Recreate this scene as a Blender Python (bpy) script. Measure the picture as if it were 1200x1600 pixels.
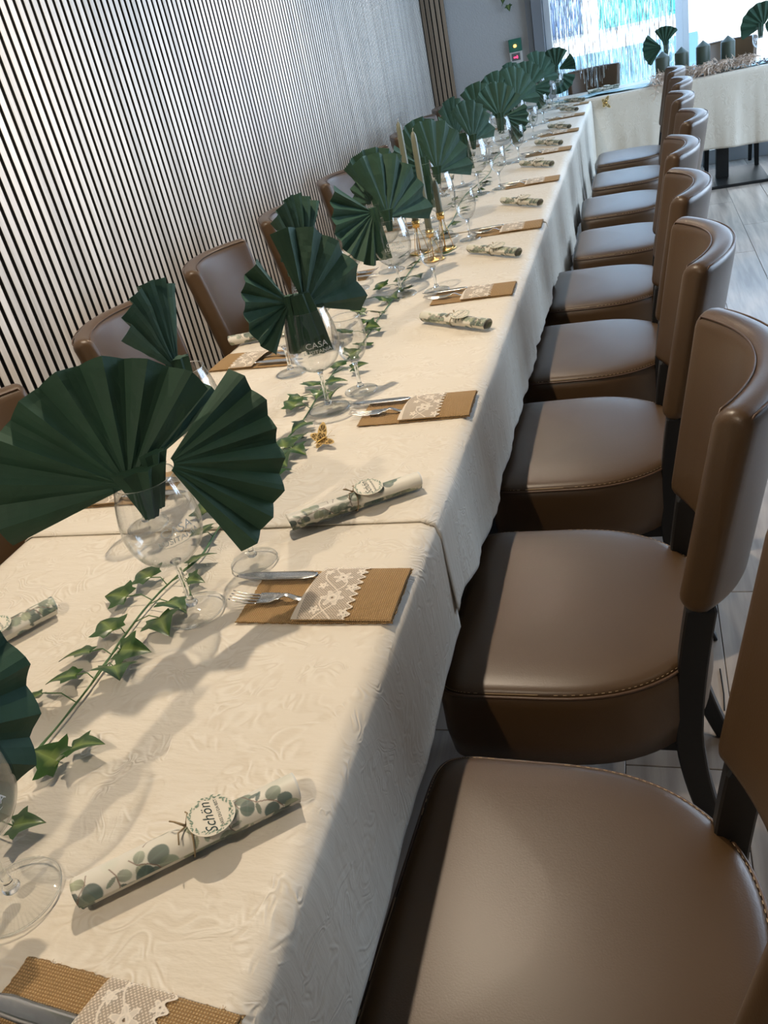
import bpy, bmesh, math, random
import numpy as np
from mathutils import Vector, Matrix, noise
PI = math.pi
random.seed(7)
for o in list(bpy.data.objects): bpy.data.objects.remove(o)
sc = bpy.context.scene
COL = sc.collection

# ------------------------------------------------------------------ camera
CAM = Vector((0.345, 0.0, 1.417))
F = 1290.0
RM = np.array([[0.94866224, 0.04185714, 0.31350907], [0.2469775, 0.52118586, -0.81692559], [-0.19759066, 0.85241614, 0.48409157]])
cd = bpy.data.cameras.new('camera'); cam = bpy.data.objects.new('camera', cd); COL.objects.link(cam)
cd.sensor_fit = 'VERTICAL'; cd.sensor_height = 24.0; cd.lens = 24.0 * F / 1600.0; cd.clip_start = 0.02
m = Matrix([list(r) for r in RM]).to_4x4(); m.translation = CAM; cam.matrix_world = m
sc.camera = cam

# ------------------------------------------------------------------ world, sun, exposure
vs = sc.view_settings
vs.view_transform = 'Standard'; vs.look = 'None'; vs.gamma = 1.0; vs.use_curve_mapping = False; vs.exposure = 0.0
w = bpy.data.worlds.new('world'); sc.world = w; w.use_nodes = True
bg = w.node_tree.nodes['Background']; bg.inputs[0].default_value = (0.50, 0.72, 1.0, 1); bg.inputs[1].default_value = 2.0
def light(name, kind, loc, energy, color, direction=None, **kw):
    l = bpy.data.lights.new(name, kind); l.energy = energy; l.color = color
    for k, v in kw.items(): setattr(l, k, v)
    o = bpy.data.objects.new(name, l); COL.objects.link(o); o.location = loc
    if direction is not None: o.rotation_euler = Vector(direction).to_track_quat('-Z', 'Y').to_euler()
    return o
light('sun', 'SUN', (-3, -3, 8), 9.0, (1, 0.95, 0.88), (0.35, 0.75, -0.75), angle=0.01)
# warm spotlights on the ceiling, in a row over the middle of the long table
for (ly, e) in ((-0.55, 70), (1.75, 112), (4.1, 58), (6.3, 12)):
    light('ceiling_spot', 'SPOT', (-0.46, ly, 2.52), e, (1.0, 0.84, 0.65), (0, 0, -1), spot_size=2.5, spot_blend=0.6, shadow_soft_size=0.022)
# daylight through the window openings
for (ly, e) in ((0.6, 52), (3.2, 24)):      # second row of spots over the aisle
    light('aisle_spot', 'SPOT', (1.62, ly, 2.52), e, (1.0, 0.82, 0.62), (0, 0, -1), spot_size=1.35, spot_blend=0.7, shadow_soft_size=0.03)
light('daylight_right_window', 'AREA', (3.55, 5.2, 1.55), 175, (0.58, 0.76, 1.0), (-1, -0.12, 0.08), shape='RECTANGLE', size=4.2, size_y=1.7)
light('daylight_far_window', 'AREA', (1.5, 7.78, 1.35), 58, (0.32, 0.61, 1.0), (-0.05, -1, -0.1), shape='RECTANGLE', size=3.2, size_y=2.0)
#light('room_ceiling_panel', 'AREA', (1.7, -1.2, 2.6), 16, (1.0, 0.86, 0.70), (-0.2, 0.3, -1), shape='RECTANGLE', size=1.6, size_y=1.6)

# ------------------------------------------------------------------ helpers
def ray(px, py):
    d = RM @ np.array([px - 600.0, -(py - 800.0), -F]); return d
def at(px, py, z):                      # point of the plane at height z seen at a pixel of the photograph
    d = ray(px, py); t = (z - CAM[2]) / d[2]; return Vector((CAM[0] + d[0]*t, CAM[1] + d[1]*t, z))
def aty(px, py, y):
    d = ray(px, py); t = (y - CAM[1]) / d[1]; return Vector((CAM[0] + d[0]*t, y, CAM[2] + d[2]*t))

def mesh(name, verts, faces, mat=None, parent=None, smooth=False, loc=None):
    me = bpy.data.meshes.new(name); me.from_pydata([tuple(v) for v in verts], [], faces)
    if smooth: me.shade_smooth()
    me.update()
    return link(name, me, mat, parent, loc)
def link(name, me, mat=None, parent=None, loc=None, rot=None):
    o = bpy.data.objects.new(name, me); COL.objects.link(o)
    if mat and not me.materials: me.materials.append(mat)
    if parent: o.parent = parent
    if loc is not None: o.location = loc
    if rot is not None: o.rotation_euler = rot
    return o
def tag(o, label, cat, group=None):
    o['label'] = label; o['category'] = cat
    if group: o['group'] = group
    return o
def thing(name, label, cat, loc=(0, 0, 0), rz=0.0, group=None):
    o = bpy.data.objects.new(name, None); COL.objects.link(o); o.location = loc; o.rotation_euler = (0, 0, rz)
    o.empty_display_size = 0.05
    return tag(o, label, cat, group)
def dup(root, loc, rz, label, group=None, scale=None):
    def cp(o, par):
        c = o.copy(); COL.objects.link(c); c.parent = par
        for ch in [x for x in kids.get(o.name, [])]: cp(ch, c)
        return c
    kids = {}
    for x in root.children_recursive: kids.setdefault(x.parent.name, []).append(x)
    r = cp(root, None); r.location = loc; r.rotation_euler = (0, 0, rz); r['label'] = label
    if group: r['group'] = group
    if scale: r.scale = scale
    return r
def struct(o): o['kind'] = 'structure'; return o
class MB:
    def __init__(s): s.v = []; s.f = []
    def add(s, vs_, fs_):
        n = len(s.v); s.v += [tuple(v) for v in vs_]; s.f += [tuple(i + n for i in f) for f in fs_]
    def box(s, a, b):
        x0, y0, z0 = a; x1, y1, z1 = b
        s.add([(x0,y0,z0),(x1,y0,z0),(x1,y1,z0),(x0,y1,z0),(x0,y0,z1),(x1,y0,z1),(x1,y1,z1),(x0,y1,z1)],
              [(0,3,2,1),(4,5,6,7),(0,1,5,4),(1,2,6,5),(2,3,7,6),(3,0,4,7)])
    def tube(s, pts, r, n=8, closed=False, caps=True):
        pts = [Vector(p) for p in pts]; N = len(pts); rs = r if isinstance(r, (list, tuple)) else [r]*N
        base = len(s.v); up = Vector((0, 0, 1)); prev = None
        for i, p in enumerate(pts):
            if closed: t = (pts[(i+1) % N] - pts[i-1])
            else: t = pts[min(i+1, N-1)] - pts[max(i-1, 0)]
            t = t.normalized() if t.length > 1e-9 else Vector((0,0,1))
            if prev is None:
                a = up if abs(t.z) < 0.9 else Vector((1, 0, 0)); u = t.cross(a).normalized()
            else: u = (prev - t*prev.dot(t)).normalized()
            prev = u; v = t.cross(u)
            for k in range(n):
                a = 2*PI*k/n; s.v.append(tuple(p + (u*math.cos(a) + v*math.sin(a))*rs[i]))
        M = N if closed else N-1
        for i in range(M):
            for k in range(n):
                a = base + i*n + k; b = base + i*n + (k+1) % n; j = (i+1) % N
                s.f.append((a, b, base + j*n + (k+1) % n, base + j*n + k))
        if caps and not closed:
            s.f.append(tuple(base + k for k in reversed(range(n)))); s.f.append(tuple(base + (N-1)*n + k for k in range(n)))
    def lathe(s, prof, n=32, c=(0, 0, 0), cap=False):
        base = len(s.v)
        for (r, z) in prof:
            for k in range(n):
                a = 2*PI*k/n; s.v.append((c[0] + r*math.cos(a), c[1] + r*math.sin(a), c[2] + z))
        for i in range(len(prof)-1):
            for k in range(n):
                s.f.append((base+i*n+k, base+i*n+(k+1) % n, base+(i+1)*n+(k+1) % n, base+(i+1)*n+k))
        if cap:
            s.f.append(tuple(base + k for k in reversed(range(n)))); s.f.append(tuple(base + (len(prof)-1)*n + k for k in range(n)))
    def build(s, name, mat=None, parent=None, smooth=False, bevel=0.0, angle=None, seg=2):
        me = bpy.data.meshes.new(name); me.from_pydata(s.v, [], s.f)
        if bevel:
            bm = bmesh.new(); bm.from_mesh(me)
            bmesh.ops.remove_doubles(bm, verts=bm.verts, dist=1e-6)
            es = [e for e in bm.edges if len(e.link_faces) == 2 and e.calc_face_angle(0) > 0.6]
            bmesh.ops.bevel(bm, geom=es, offset=bevel, segments=seg, affect='EDGES', profile=0.5, clamp_overlap=True)
            bm.to_mesh(me); bm.free()
        if smooth: me.shade_smooth()
        if angle is not None: me.shade_smooth(); me.set_sharp_from_angle(angle=angle)
        me.update()
        return link(name, me, mat, parent)
def grid_faces(nu, nv, off=0, wrap=False):
    fs_ = []
    for i in range(nu-1):
        for j in range(nv if wrap else nv-1):
            fs_.append((off+i*nv+j, off+i*nv+(j+1) % nv, off+(i+1)*nv+(j+1) % nv, off+(i+1)*nv+j))
    return fs_
def fn(x, y=0.0, z=0.0): return noise.noise(Vector((x, y, z)))

# ------------------------------------------------------------------ materials
def new_mat(name):
    m_ = bpy.data.materials.new(name); m_.use_nodes = True; nt = m_.node_tree
    return m_, nt, nt.nodes['Principled BSDF']
def N(nt, kind, **kw):
    n = nt.nodes.new(kind)
    for k, v in kw.items():
        if k in n.inputs.keys(): n.inputs[k].default_value = v
        else: setattr(n, k, v)
    return n
def simple(name, col, rough=0.5, metal=0.0, spec=0.5, bump=None, var=None, coord='Object', emit=None, sheen=0, coat=0):
    m_, nt, b = new_mat(name)
    b.inputs['Base Color'].default_value = (*col, 1); b.inputs['Roughness'].default_value = rough
    b.inputs['Metallic'].default_value = metal; b.inputs['Specular IOR Level'].default_value = spec
    b.inputs['Sheen Weight'].default_value = sheen; b.inputs['Coat Weight'].default_value = coat
    if emit: b.inputs['Emission Color'].default_value = (*emit[0], 1); b.inputs['Emission Strength'].default_value = emit[1]
    tc = N(nt, 'ShaderNodeTexCoord')
    if var:
        sc_, amt = var; no = N(nt, 'ShaderNodeTexNoise', Scale=sc_, Detail=4.0)
        nt.links.new(tc.outputs[coord], no.inputs['Vector'])
        mr = N(nt, 'ShaderNodeMapRange'); mr.inputs[1].default_value = 0.3; mr.inputs[2].default_value = 0.7
        mr.inputs[3].default_value = 1-amt; mr.inputs[4].default_value = 1+amt
        nt.links.new(no.outputs['Fac'], mr.inputs[0])
        mx = N(nt, 'ShaderNodeVectorMath', operation='SCALE'); mx.inputs[0].default_value = col
        nt.links.new(mr.outputs[0], mx.inputs['Scale']); nt.links.new(mx.outputs[0], b.inputs['Base Color'])
    if bump:
        sc_, st, dist = bump; no = N(nt, 'ShaderNodeTexNoise', Scale=sc_, Detail=5.0)
        nt.links.new(tc.outputs[coord], no.inputs['Vector'])
        bp = N(nt, 'ShaderNodeBump', Strength=st, Distance=dist)
        nt.links.new(no.outputs['Fac'], bp.inputs['Height']); nt.links.new(bp.outputs[0], b.inputs['Normal'])
    return m_
M = {}
M['leather'] = simple('brown_leather', (0.074, 0.040, 0.016), 0.40, bump=(420, 0.10, 0.002), var=(3.0, 0.10), coat=0.05)
M['leather'].node_tree.nodes['Principled BSDF'].inputs['Coat Roughness'].default_value = 0.3
M['leather_seam'] = simple('dark_leather_piping', (0.085, 0.045, 0.024), 0.45)
M['thread'] = simple('tan_thread', (0.42, 0.30, 0.17), 0.8)
M['black_wood'] = simple('black_stained_wood', (0.006, 0.006, 0.006), 0.45, bump=(60, 0.15, 0.002))
M['napkin'] = simple('green_paper_napkin', (0.020, 0.061, 0.034), 0.72, bump=(900, 0.18, 0.001), var=(14, 0.12), sheen=0.0, spec=0.45)
M['white_wall'] = simple('white_plaster', (0.45, 0.45, 0.45), 0.85, bump=(90, 0.5, 0.006))
M['ceiling'] = simple('ceiling_paint', (0.42, 0.40, 0.37), 0.9)
M['felt'] = simple('black_felt', (0.006, 0.006, 0.006), 0.95)
M['grey_frame'] = simple('grey_aluminium_frame', (0.22, 0.24, 0.27), 0.45, metal=0.2)
M['white_frame'] = simple('white_window_frame', (0.65, 0.70, 0.75), 0.4)
M['steel'] = simple('polished_steel', (0.60, 0.59, 0.57), 0.24, metal=1.0)
M['gold'] = simple('brushed_gold', (0.80, 0.52, 0.18), 0.25, metal=1.0)
M['sage_wax'] = simple('sage_candle_wax', (0.17, 0.18, 0.125), 0.45)
M['olive_wax'] = simple('olive_candle_wax', (0.05, 0.062, 0.040), 0.5)
M['wick'] = simple('wick', (0.6, 0.58, 0.5), 0.9)
M['stem_green'] = simple('ivy_stem', (0.075, 0.16, 0.045), 0.5)
M['twine'] = simple('twine', (0.33, 0.24, 0.13), 0.9, bump=(900, 0.5, 0.001))
M['table_wood'] = simple('table_board', (0.30, 0.22, 0.15), 0.5)
M['feather'] = simple('beige_feather', (0.62, 0.49, 0.39), 0.9, var=(30, 0.3))
M['berry'] = simple('dark_berry', (0.05, 0.015, 0.02), 0.4)
M['ink'] = simple('dark_green_ink', (0.03, 0.05, 0.045), 0.8)
M['wreath_ink'] = simple('sage_ink', (0.22, 0.30, 0.22), 0.8)
M['tag_card'] = simple('cream_card', (0.72, 0.66, 0.54), 0.7)
M['etch'] = simple('white_print_on_glass', (0.62, 0.66, 0.66), 0.6)
M['pavement'] = simple('pavement', (0.75, 0.76, 0.78), 0.9)
M['facade'] = simple('white_facade', (0.85, 0.85, 0.85), 0.9)
M['blue_facade'] = simple('blue_facade', (0.10, 0.24, 0.36), 0.7)
M['teal_glass'] = simple('teal_shop_window', (0.05, 0.38, 0.40), 0.3)
M['dark_blue'] = simple('dark_blue_shutter', (0.04, 0.09, 0.20), 0.5)
M['teal_card'] = simple('green_box_card', (0.02, 0.14, 0.10), 0.5)
M['socket'] = simple('white_socket_plastic', (0.55, 0.55, 0.53), 0.4)
M['socket_dark'] = simple('grey_socket_insert', (0.12, 0.12, 0.13), 0.4)
M['orange_lamp'] = simple('orange_lamp', (0.9, 0.3, 0.1), 0.4, emit=((1, 0.38, 0.10), 4.0))
M['red_led'] = simple('red_digits', (0.9, 0.05, 0.15), 0.4, emit=((1, 0.05, 0.15), 2.5))
M['runner'] = simple('teal_satin_runner', (0.17, 0.30, 0.32), 0.28, metal=0.25, bump=(25, 0.4, 0.01))
M['foil'] = simple('silver_foil', (0.75, 0.80, 0.82), 0.16, metal=1.0)

def mat_cloth():
    m_, nt, b = new_mat('cream_damask')
    tc = N(nt, 'ShaderNodeTexCoord')
    # woven scroll pattern: distorted rings around cell centres
    no = N(nt, 'ShaderNodeTexNoise', Scale=6.0, Detail=2.0); nt.links.new(tc.outputs['Object'], no.inputs['Vector'])
    mxv = N(nt, 'ShaderNodeVectorMath', operation='SCALE'); mxv.inputs['Scale'].default_value = 0.22
    nt.links.new(no.outputs['Color'], mxv.inputs[0])
    ad = N(nt, 'ShaderNodeVectorMath', operation='ADD'); nt.links.new(tc.outputs['Object'], ad.inputs[0]); nt.links.new(mxv.outputs[0], ad.inputs[1])
    vo = N(nt, 'ShaderNodeTexNoise', Scale=15.0, Detail=1.0, Distortion=1.6); nt.links.new(ad.outputs[0], vo.inputs['Vector'])
    mul = N(nt, 'ShaderNodeMath', operation='MULTIPLY'); mul.inputs[1].default_value = 38.0
    nt.links.new(vo.outputs['Fac'], mul.inputs[0])
    sn = N(nt, 'ShaderNodeMath', operation='SINE'); nt.links.new(mul.outputs[0], sn.inputs[0])
    n2 = N(nt, 'ShaderNodeTexNoise', Scale=13.0, Detail=3.0, Distortion=1.5); nt.links.new(tc.outputs['Object'], n2.inputs['Vector'])
    cr = N(nt, 'ShaderNodeValToRGB'); cr.color_ramp.elements[0].position = 0.46; cr.color_ramp.elements[1].position = 0.56
    nt.links.new(n2.outputs['Fac'], cr.inputs[0])
    mm = N(nt, 'ShaderNodeMath', operation='MULTIPLY'); nt.links.new(sn.outputs[0], mm.inputs[0]); nt.links.new(cr.outputs[0], mm.inputs[1])
    mr = N(nt, 'ShaderNodeMapRange'); mr.inputs[1].default_value = -1; mr.inputs[2].default_value = 1; mr.inputs[3].default_value = 0.0; mr.inputs[4].default_value = 1.0
    nt.links.new(mm.outputs[0], mr.inputs[0])
    mix = N(nt, 'ShaderNodeMix', data_type='RGBA'); mix.inputs['A'].default_value = (0.665, 0.590, 0.475, 1); mix.inputs['B'].default_value = (0.73, 0.665, 0.555, 1)
    nt.links.new(mr.outputs[0], mix.inputs['Factor']); nt.links.new(mix.outputs['Result'], b.inputs['Base Color'])
    rr = N(nt, 'ShaderNodeMapRange'); rr.inputs[3].default_value = 0.62; rr.inputs[4].default_value = 0.42
    nt.links.new(mr.outputs[0], rr.inputs[0]); nt.links.new(rr.outputs[0], b.inputs['Roughness'])
    b.inputs['Specular IOR Level'].default_value = 0.45; b.inputs['Sheen Weight'].default_value = 0.15
    # fine relief: pattern + streaky creases
    n3 = N(nt, 'ShaderNodeTexNoise', Scale=1.0, Detail=4.0)
    mp = N(nt, 'ShaderNodeMapping'); mp.inputs['Scale'].default_value = (22, 70, 9)
    nt.links.new(tc.outputs['Object'], mp.inputs[0]); nt.links.new(mp.outputs[0], n3.inputs['Vector'])
    s1 = N(nt, 'ShaderNodeMath', operation='MULTIPLY_ADD'); s1.inputs[1].default_value = 0.35
    nt.links.new(mr.outputs[0], s1.inputs[0]); nt.links.new(n3.outputs['Fac'], s1.inputs[2])
    bp = N(nt, 'ShaderNodeBump', Strength=0.50, Distance=0.0035); nt.links.new(s1.outputs[0], bp.inputs['Height']); nt.links.new(bp.outputs[0], b.inputs['Normal'])
    return m_
M['cloth'] = mat_cloth()

def mat_wood(name, c1, c2, scale, rough, bump=0.15):
    m_, nt, b = new_mat(name)
    tc = N(nt, 'ShaderNodeTexCoord'); oi = N(nt, 'ShaderNodeObjectInfo')
    mp = N(nt, 'ShaderNodeMapping'); mp.inputs['Scale'].default_value = scale
    nt.links.new(tc.outputs['Object'], mp.inputs[0])
    cmb = N(nt, 'ShaderNodeCombineXYZ'); mu = N(nt, 'ShaderNodeMath', operation='MULTIPLY'); mu.inputs[1].default_value = 37.0
    nt.links.new(oi.outputs['Random'], mu.inputs[0])
    for i in range(3): nt.links.new(mu.outputs[0], cmb.inputs[i])
    nt.links.new(cmb.outputs[0], mp.inputs['Location'])
    no = N(nt, 'ShaderNodeTexNoise', Scale=1.0, Detail=5.0, Distortion=0.4); nt.links.new(mp.outputs[0], no.inputs['Vector'])
    cr = N(nt, 'ShaderNodeValToRGB'); e = cr.color_ramp.elements
    e[0].position = 0.35; e[0].color = (*c1, 1); e[1].position = 0.65; e[1].color = (*c2, 1)
    nt.links.new(no.outputs['Fac'], cr.inputs[0])
    mr = N(nt, 'ShaderNodeMapRange'); mr.inputs[3].default_value = 0.86; mr.inputs[4].default_value = 1.1; nt.links.new(oi.outputs['Random'], mr.inputs[0])
    vm = N(nt, 'ShaderNodeVectorMath', operation='SCALE'); nt.links.new(cr.outputs[0], vm.inputs[0]); nt.links.new(mr.outputs[0], vm.inputs['Scale'])
    nt.links.new(vm.outputs[0], b.inputs['Base Color']); b.inputs['Roughness'].default_value = rough
    bp = N(nt, 'ShaderNodeBump', Strength=bump, Distance=0.002); nt.links.new(no.outputs['Fac'], bp.inputs['Height']); nt.links.new(bp.outputs[0], b.inputs['Normal'])
    return m_
M['slat'] = mat_wood('pale_oak_slat', (0.66, 0.60, 0.53), (0.78, 0.72, 0.65), (60, 60, 1.6), 0.42)
M['slat_brown'] = mat_wood('brown_oak_slat', (0.26, 0.19, 0.13), (0.36, 0.27, 0.19), (60, 60, 1.6), 0.5)
M['plank'] = mat_wood('greyed_oak_floor', (0.27, 0.225, 0.19), (0.44, 0.375, 0.315), (30, 2.2, 10), 0.33)

def mat_glass(name, dark=0.86):
    # thin clear glass: see-through with a Fresnel mirror coat, a little darker where the wall is seen edge-on
    m_ = bpy.data.materials.new(name); m_.use_nodes = True; nt = m_.node_tree; nt.nodes.clear()
    out = N(nt, 'ShaderNodeOutputMaterial'); tr = N(nt, 'ShaderNodeBsdfTransparent'); gl = N(nt, 'ShaderNodeBsdfGlossy', Roughness=0.02)
    lw = N(nt, 'ShaderNodeLayerWeight', Blend=0.5)
    cr = N(nt, 'ShaderNodeValToRGB'); e = cr.color_ramp.elements
    e[0].position = 0.45; e[0].color = (0.985, 0.99, 0.99, 1); e[1].position = 1.0; e[1].color = (dark*0.36, dark*0.40, dark*0.40, 1)
    e.new(0.80).color = (0.93, 0.94, 0.94, 1); e.new(0.92).color = (0.76, 0.79, 0.79, 1)
    nt.links.new(lw.outputs['Facing'], cr.inputs[0]); nt.links.new(cr.outputs[0], tr.inputs[0])
    pw5 = N(nt, 'ShaderNodeMath', operation='POWER'); pw5.inputs[1].default_value = 4.5; nt.links.new(lw.outputs['Facing'], pw5.inputs[0])
    fr = N(nt, 'ShaderNodeMath', operation='MULTIPLY_ADD'); fr.inputs[1].default_value = 0.80; fr.inputs[2].default_value = 0.06; nt.links.new(pw5.outputs[0], fr.inputs[0])
    mx = N(nt, 'ShaderNodeMixShader'); nt.links.new(fr.outputs[0], mx.inputs[0]); nt.links.new(tr.outputs[0], mx.inputs[1]); nt.links.new(gl.outputs[0], mx.inputs[2])
    nt.links.new(mx.outputs[0], out.inputs[0])
    return m_
M['glass'] = mat_glass('clear_glass')
M['pane'] = mat_glass('window_pane_glass', 1.3)
def mat_solid_glass():
    m_, nt, b = new_mat('solid_glass')
    b.inputs['Transmission Weight'].default_value = 1.0; b.inputs['IOR'].default_value = 1.45; b.inputs['Roughness'].default_value = 0.0
    b.inputs['Base Color'].default_value = (0.97, 0.99, 0.99, 1)
    return m_
M['glass_solid'] = mat_solid_glass()

def mat_burlap():
    m_, nt, b = new_mat('burlap')
    tc = N(nt, 'ShaderNodeTexCoord')
    def wave(ax):
        wv = N(nt, 'ShaderNodeTexWave', Scale=1.0, Distortion=0.6, bands_direction=ax); wv.inputs['Detail'].default_value = 1.0
        mp = N(nt, 'ShaderNodeMapping'); mp.inputs['Scale'].default_value = (105, 105, 105)
        nt.links.new(tc.outputs['Object'], mp.inputs[0]); nt.links.new(mp.outputs[0], wv.inputs['Vector']); return wv
    wx, wy = wave('X'), wave('Y')
    mu = N(nt, 'ShaderNodeMath', operation='MULTIPLY'); nt.links.new(wx.outputs['Fac'], mu.inputs[0]); nt.links.new(wy.outputs['Fac'], mu.inputs[1])
    cr = N(nt, 'ShaderNodeValToRGB'); e = cr.color_ramp.elements
    e[0].color = (0.26, 0.145, 0.05, 1); e[1].color = (0.60, 0.40, 0.19, 1); e[1].position = 0.55
    nt.links.new(mu.outputs[0], cr.inputs[0]); nt.links.new(cr.outputs[0], b.inputs['Base Color'])
    b.inputs['Roughness'].default_value = 0.9
    bp = N(nt, 'ShaderNodeBump', Strength=0.8, Distance=0.002); nt.links.new(mu.outputs[0], bp.inputs['Height']); nt.links.new(bp.outputs[0], b.inputs['Normal'])
    return m_
M['burlap'] = mat_burlap()
def mat_vcol(name, rough=0.6, alpha=False):
    m_, nt, b = new_mat(name)
    a = N(nt, 'ShaderNodeVertexColor', layer_name='print'); nt.links.new(a.outputs[0], b.inputs['Base Color'])
    if alpha: nt.links.new(a.outputs['Alpha'], b.inputs['Alpha'])
    b.inputs['Roughness'].default_value = rough
    return m_
M['paper'] = mat_vcol('eucalyptus_print_paper', 0.45)
M['lace'] = mat_vcol('white_lace', 0.8, True)
M['ivy'] = mat_vcol('ivy_leaf', 0.32)
M['wing'] = mat_vcol('gold_filigree', 0.4)
M['wing'].node_tree.nodes['Principled BSDF'].inputs['Metallic'].default_value = 0.6
def set_vcol(me, cols):
    a = me.color_attributes.new('print', 'FLOAT_COLOR', 'POINT')
    a.data.foreach_set('color', np.asarray(cols, dtype=np.float32).ravel())

# ------------------------------------------------------------------ THE ROOM
XW, YW = -1.36, 7.95          # left wall, far wall
f_ = MB(); f_.box((XW-0.2, -2.6, -0.08), (3.9, YW+0.1, -0.012)); floor = struct(f_.build('floor', M['felt']))
pw, pl = 0.225, 1.30
pm = MB(); pm.box((-pw/2+0.0008, -pl/2+0.0008, -0.012), (pw/2-0.0008, pl/2-0.0008, 0.0)); pme = pm.build('plank', M['plank'], floor, bevel=0.0012, seg=1)
first = True
for i in range(21):
    for j in range(9):
        x = 0.484 - 7*pw + (i-0.5)*pw - pw*1.0; y = -2.3 + j*pl + (i*0.47 % 1)*pl - pl*0.5
        y0, y1 = y - pl/2, y + pl/2
        if y1 < -2.4 or y0 > YW or x > 3.75 or x < -1.3: continue
        if first: o = pme; first = False
        else: o = link('plank', pme.data, None, floor)
        yy0, yy1 = max(y0, -2.55), min(y1, YW+0.05); o.location = (x, (yy0+yy1)/2, 0); o.scale = (1, (yy1-yy0)/pl, 1)
c_ = MB(); c_.box((XW-0.2, -2.7, 2.70), (3.9, YW+0.2, 2.8)); struct(c_.build('ceiling', M['ceiling']))
wl = MB(); wl.box((XW-0.16, -2.7, 0), (XW-0.011, YW+0.1, 2.7)); wl = struct(wl.build('wall_left', M['felt']))
sm = MB(); sm.box((-0.011, -0.0123, 0.0), (0.0, 0.0123, 2.70)); s0 = sm.build('slat', M['slat'], wl, bevel=0.0008, seg=1)
s0.data.materials.append(M['felt'])       # oak veneer on the face, black board edges
for p_ in s0.data.polygons:
    if abs(p_.normal.y) > 0.9: p_.material_index = 1
s0.location = (XW, -0.6, 0)
y = -0.6 + 0.0395; n = 0
while y < YW - 0.02:
    o = link('slat', s0.data, None, wl, (XW, y, 0)); y += 0.0395; n += 1
# short return of wider brown slats on the far wall
wf = MB()
wf.box((XW-0.1, YW, 0), (-0.40, YW+0.15, 2.7)); wf = struct(wf.build('wall_far', M['white_wall']))
t1 = MB(); t1.box((XW+0.001, YW-0.012, 0), (-1.165, YW-0.001, 2.7)); t1 = struct(t1.build('trim_1', M['felt']))
sb = MB(); sb.box((-0.0155, -0.014, 0), (0.0155, 0.0, 2.7)); sbo = sb.build('slat', M['slat_brown'], t1, bevel=0.001, seg=1)
sbo.data.materials.append(M['felt'])
for p_ in sbo.data.polygons:
    if abs(p_.normal.x) > 0.9: p_.material_index = 1
for k in range(5):
    o = sbo if k == 0 else link('slat', sbo.data, None, t1)
    o.location = (XW + 0.020 + k*0.0415, YW-0.012, 0)
# window wall: pillar, frames, panes
def boxobj(name, a, b, mat, parent=None, bevel=0.003):
    q = MB(); q.box(a, b); return q.build(name, mat, parent, bevel=bevel)
struct(boxobj('trim_2', (-0.500, YW-0.05, 0), (-0.455, YW+0.15, 2.7), M['grey_frame']))
struct(boxobj('trim_3', (-0.45, YW-0.09, 0), (-0.365, YW+0.12, 2.7), M['grey_frame']))
def window(nm, x0, x1, zb, zt, fw=0.05):
    r = MB()
    r.box((x0, YW-0.03, zb), (x0+fw, YW+0.05, zt)); r.box((x1-fw, YW-0.03, zb), (x1, YW+0.05, zt))
    r.box((x0+fw, YW-0.03, zb), (x1-fw, YW+0.05, zb+0.11)); r.box((x0+fw, YW-0.03, zt-fw), (x1-fw, YW+0.05, zt))
    o = struct(r.build(nm, M['white_frame'], bevel=0.002))
    p = MB(); p.box((x0+fw, YW+0.005, zb+0.11), (x1-fw, YW+0.013, zt-fw)); p.build('pane', M['pane'], o); return o
window('window_1', -0.362, 0.70, 0.0, 2.45)
window('window_2', 0.70, 2.20, 0.0, 2.45, 0.045)
window('window_3', 2.20, 3.70, 0.0, 2.45, 0.045)
wt = MB(); wt.box((-0.40, YW, 2.45), (3.8, YW+0.15, 2.7)); wt.box((3.70, YW, 0), (3.9, YW+0.15, 2.7)); struct(wt.build('wall_far_lintel', M['white_wall']))
wr = MB(); X = 3.7
wr.box((X, -2.7, 0), (X+0.15, 3.0, 2.7)); wr.box((X, 7.5, 0), (X+0.15, YW+0.1, 2.7)); wr.box((X, 3.0, 0), (X+0.15, 7.5, 0.5)); wr.box((X, 3.0, 2.4), (X+0.15, 7.5, 2.7))
struct(wr.build('wall_right', M['white_wall']))
w4 = MB()
for yy in (3.0, 4.11, 5.22, 6.34, 7.45): w4.box((X+0.03, yy, 0.5), (X+0.08, yy+0.05, 2.4))
w4.box((X+0.03, 3.05, 0.5), (X+0.08, 7.45, 0.55)); w4.box((X+0.03, 3.05, 2.35), (X+0.08, 7.45, 2.4)); w4 = struct(w4.build('window_4', M['white_frame']))
boxobj('pane', (X+0.05, 3.05, 0.55), (X+0.056, 7.45, 2.35), M['pane'], w4, 0)
wb = MB(); wb.box((XW-0.2, -2.8, 0), (3.9, -2.65, 2.7)); struct(wb.build('wall_back', M['white_wall']))
# outside: pavement and the building across
struct(boxobj('ground', (-14, YW+0.2, -0.25), (26, 34, -0.1), M['pavement'], None, 0))
bl = thing('building', 'sunlit white building with blue shutters and teal windows outside behind the tinsel curtain', 'building', (0, 15.5, -0.1))
q = MB(); q.box((-9, 0, 0), (18, 4, 6)); q.build('wall', M['facade'], bl)
q = MB(); q.box((-9, -0.06, 0), (1.25, 0, 0.72)); q.build('plinth', M['blue_facade'], bl)
for k in range(7):
    x = -8.9 + k*1.45
    q = MB(); q.box((x, -0.05, 1.02), (x+1.2, 0.0, 2.6)); wo = q.build('window', M['dark_blue'] if k < 6 else M['teal_glass'], bl)
    q = MB(); q.box((x+0.06, -0.07, 1.08), (x+0.57, -0.05, 2.54)); q.box((x+0.63, -0.07, 1.08), (x+1.14, -0.05, 2.54)); q.build('pane', M['dark_blue'] if k < 6 else M['teal_glass'], wo)
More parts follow.
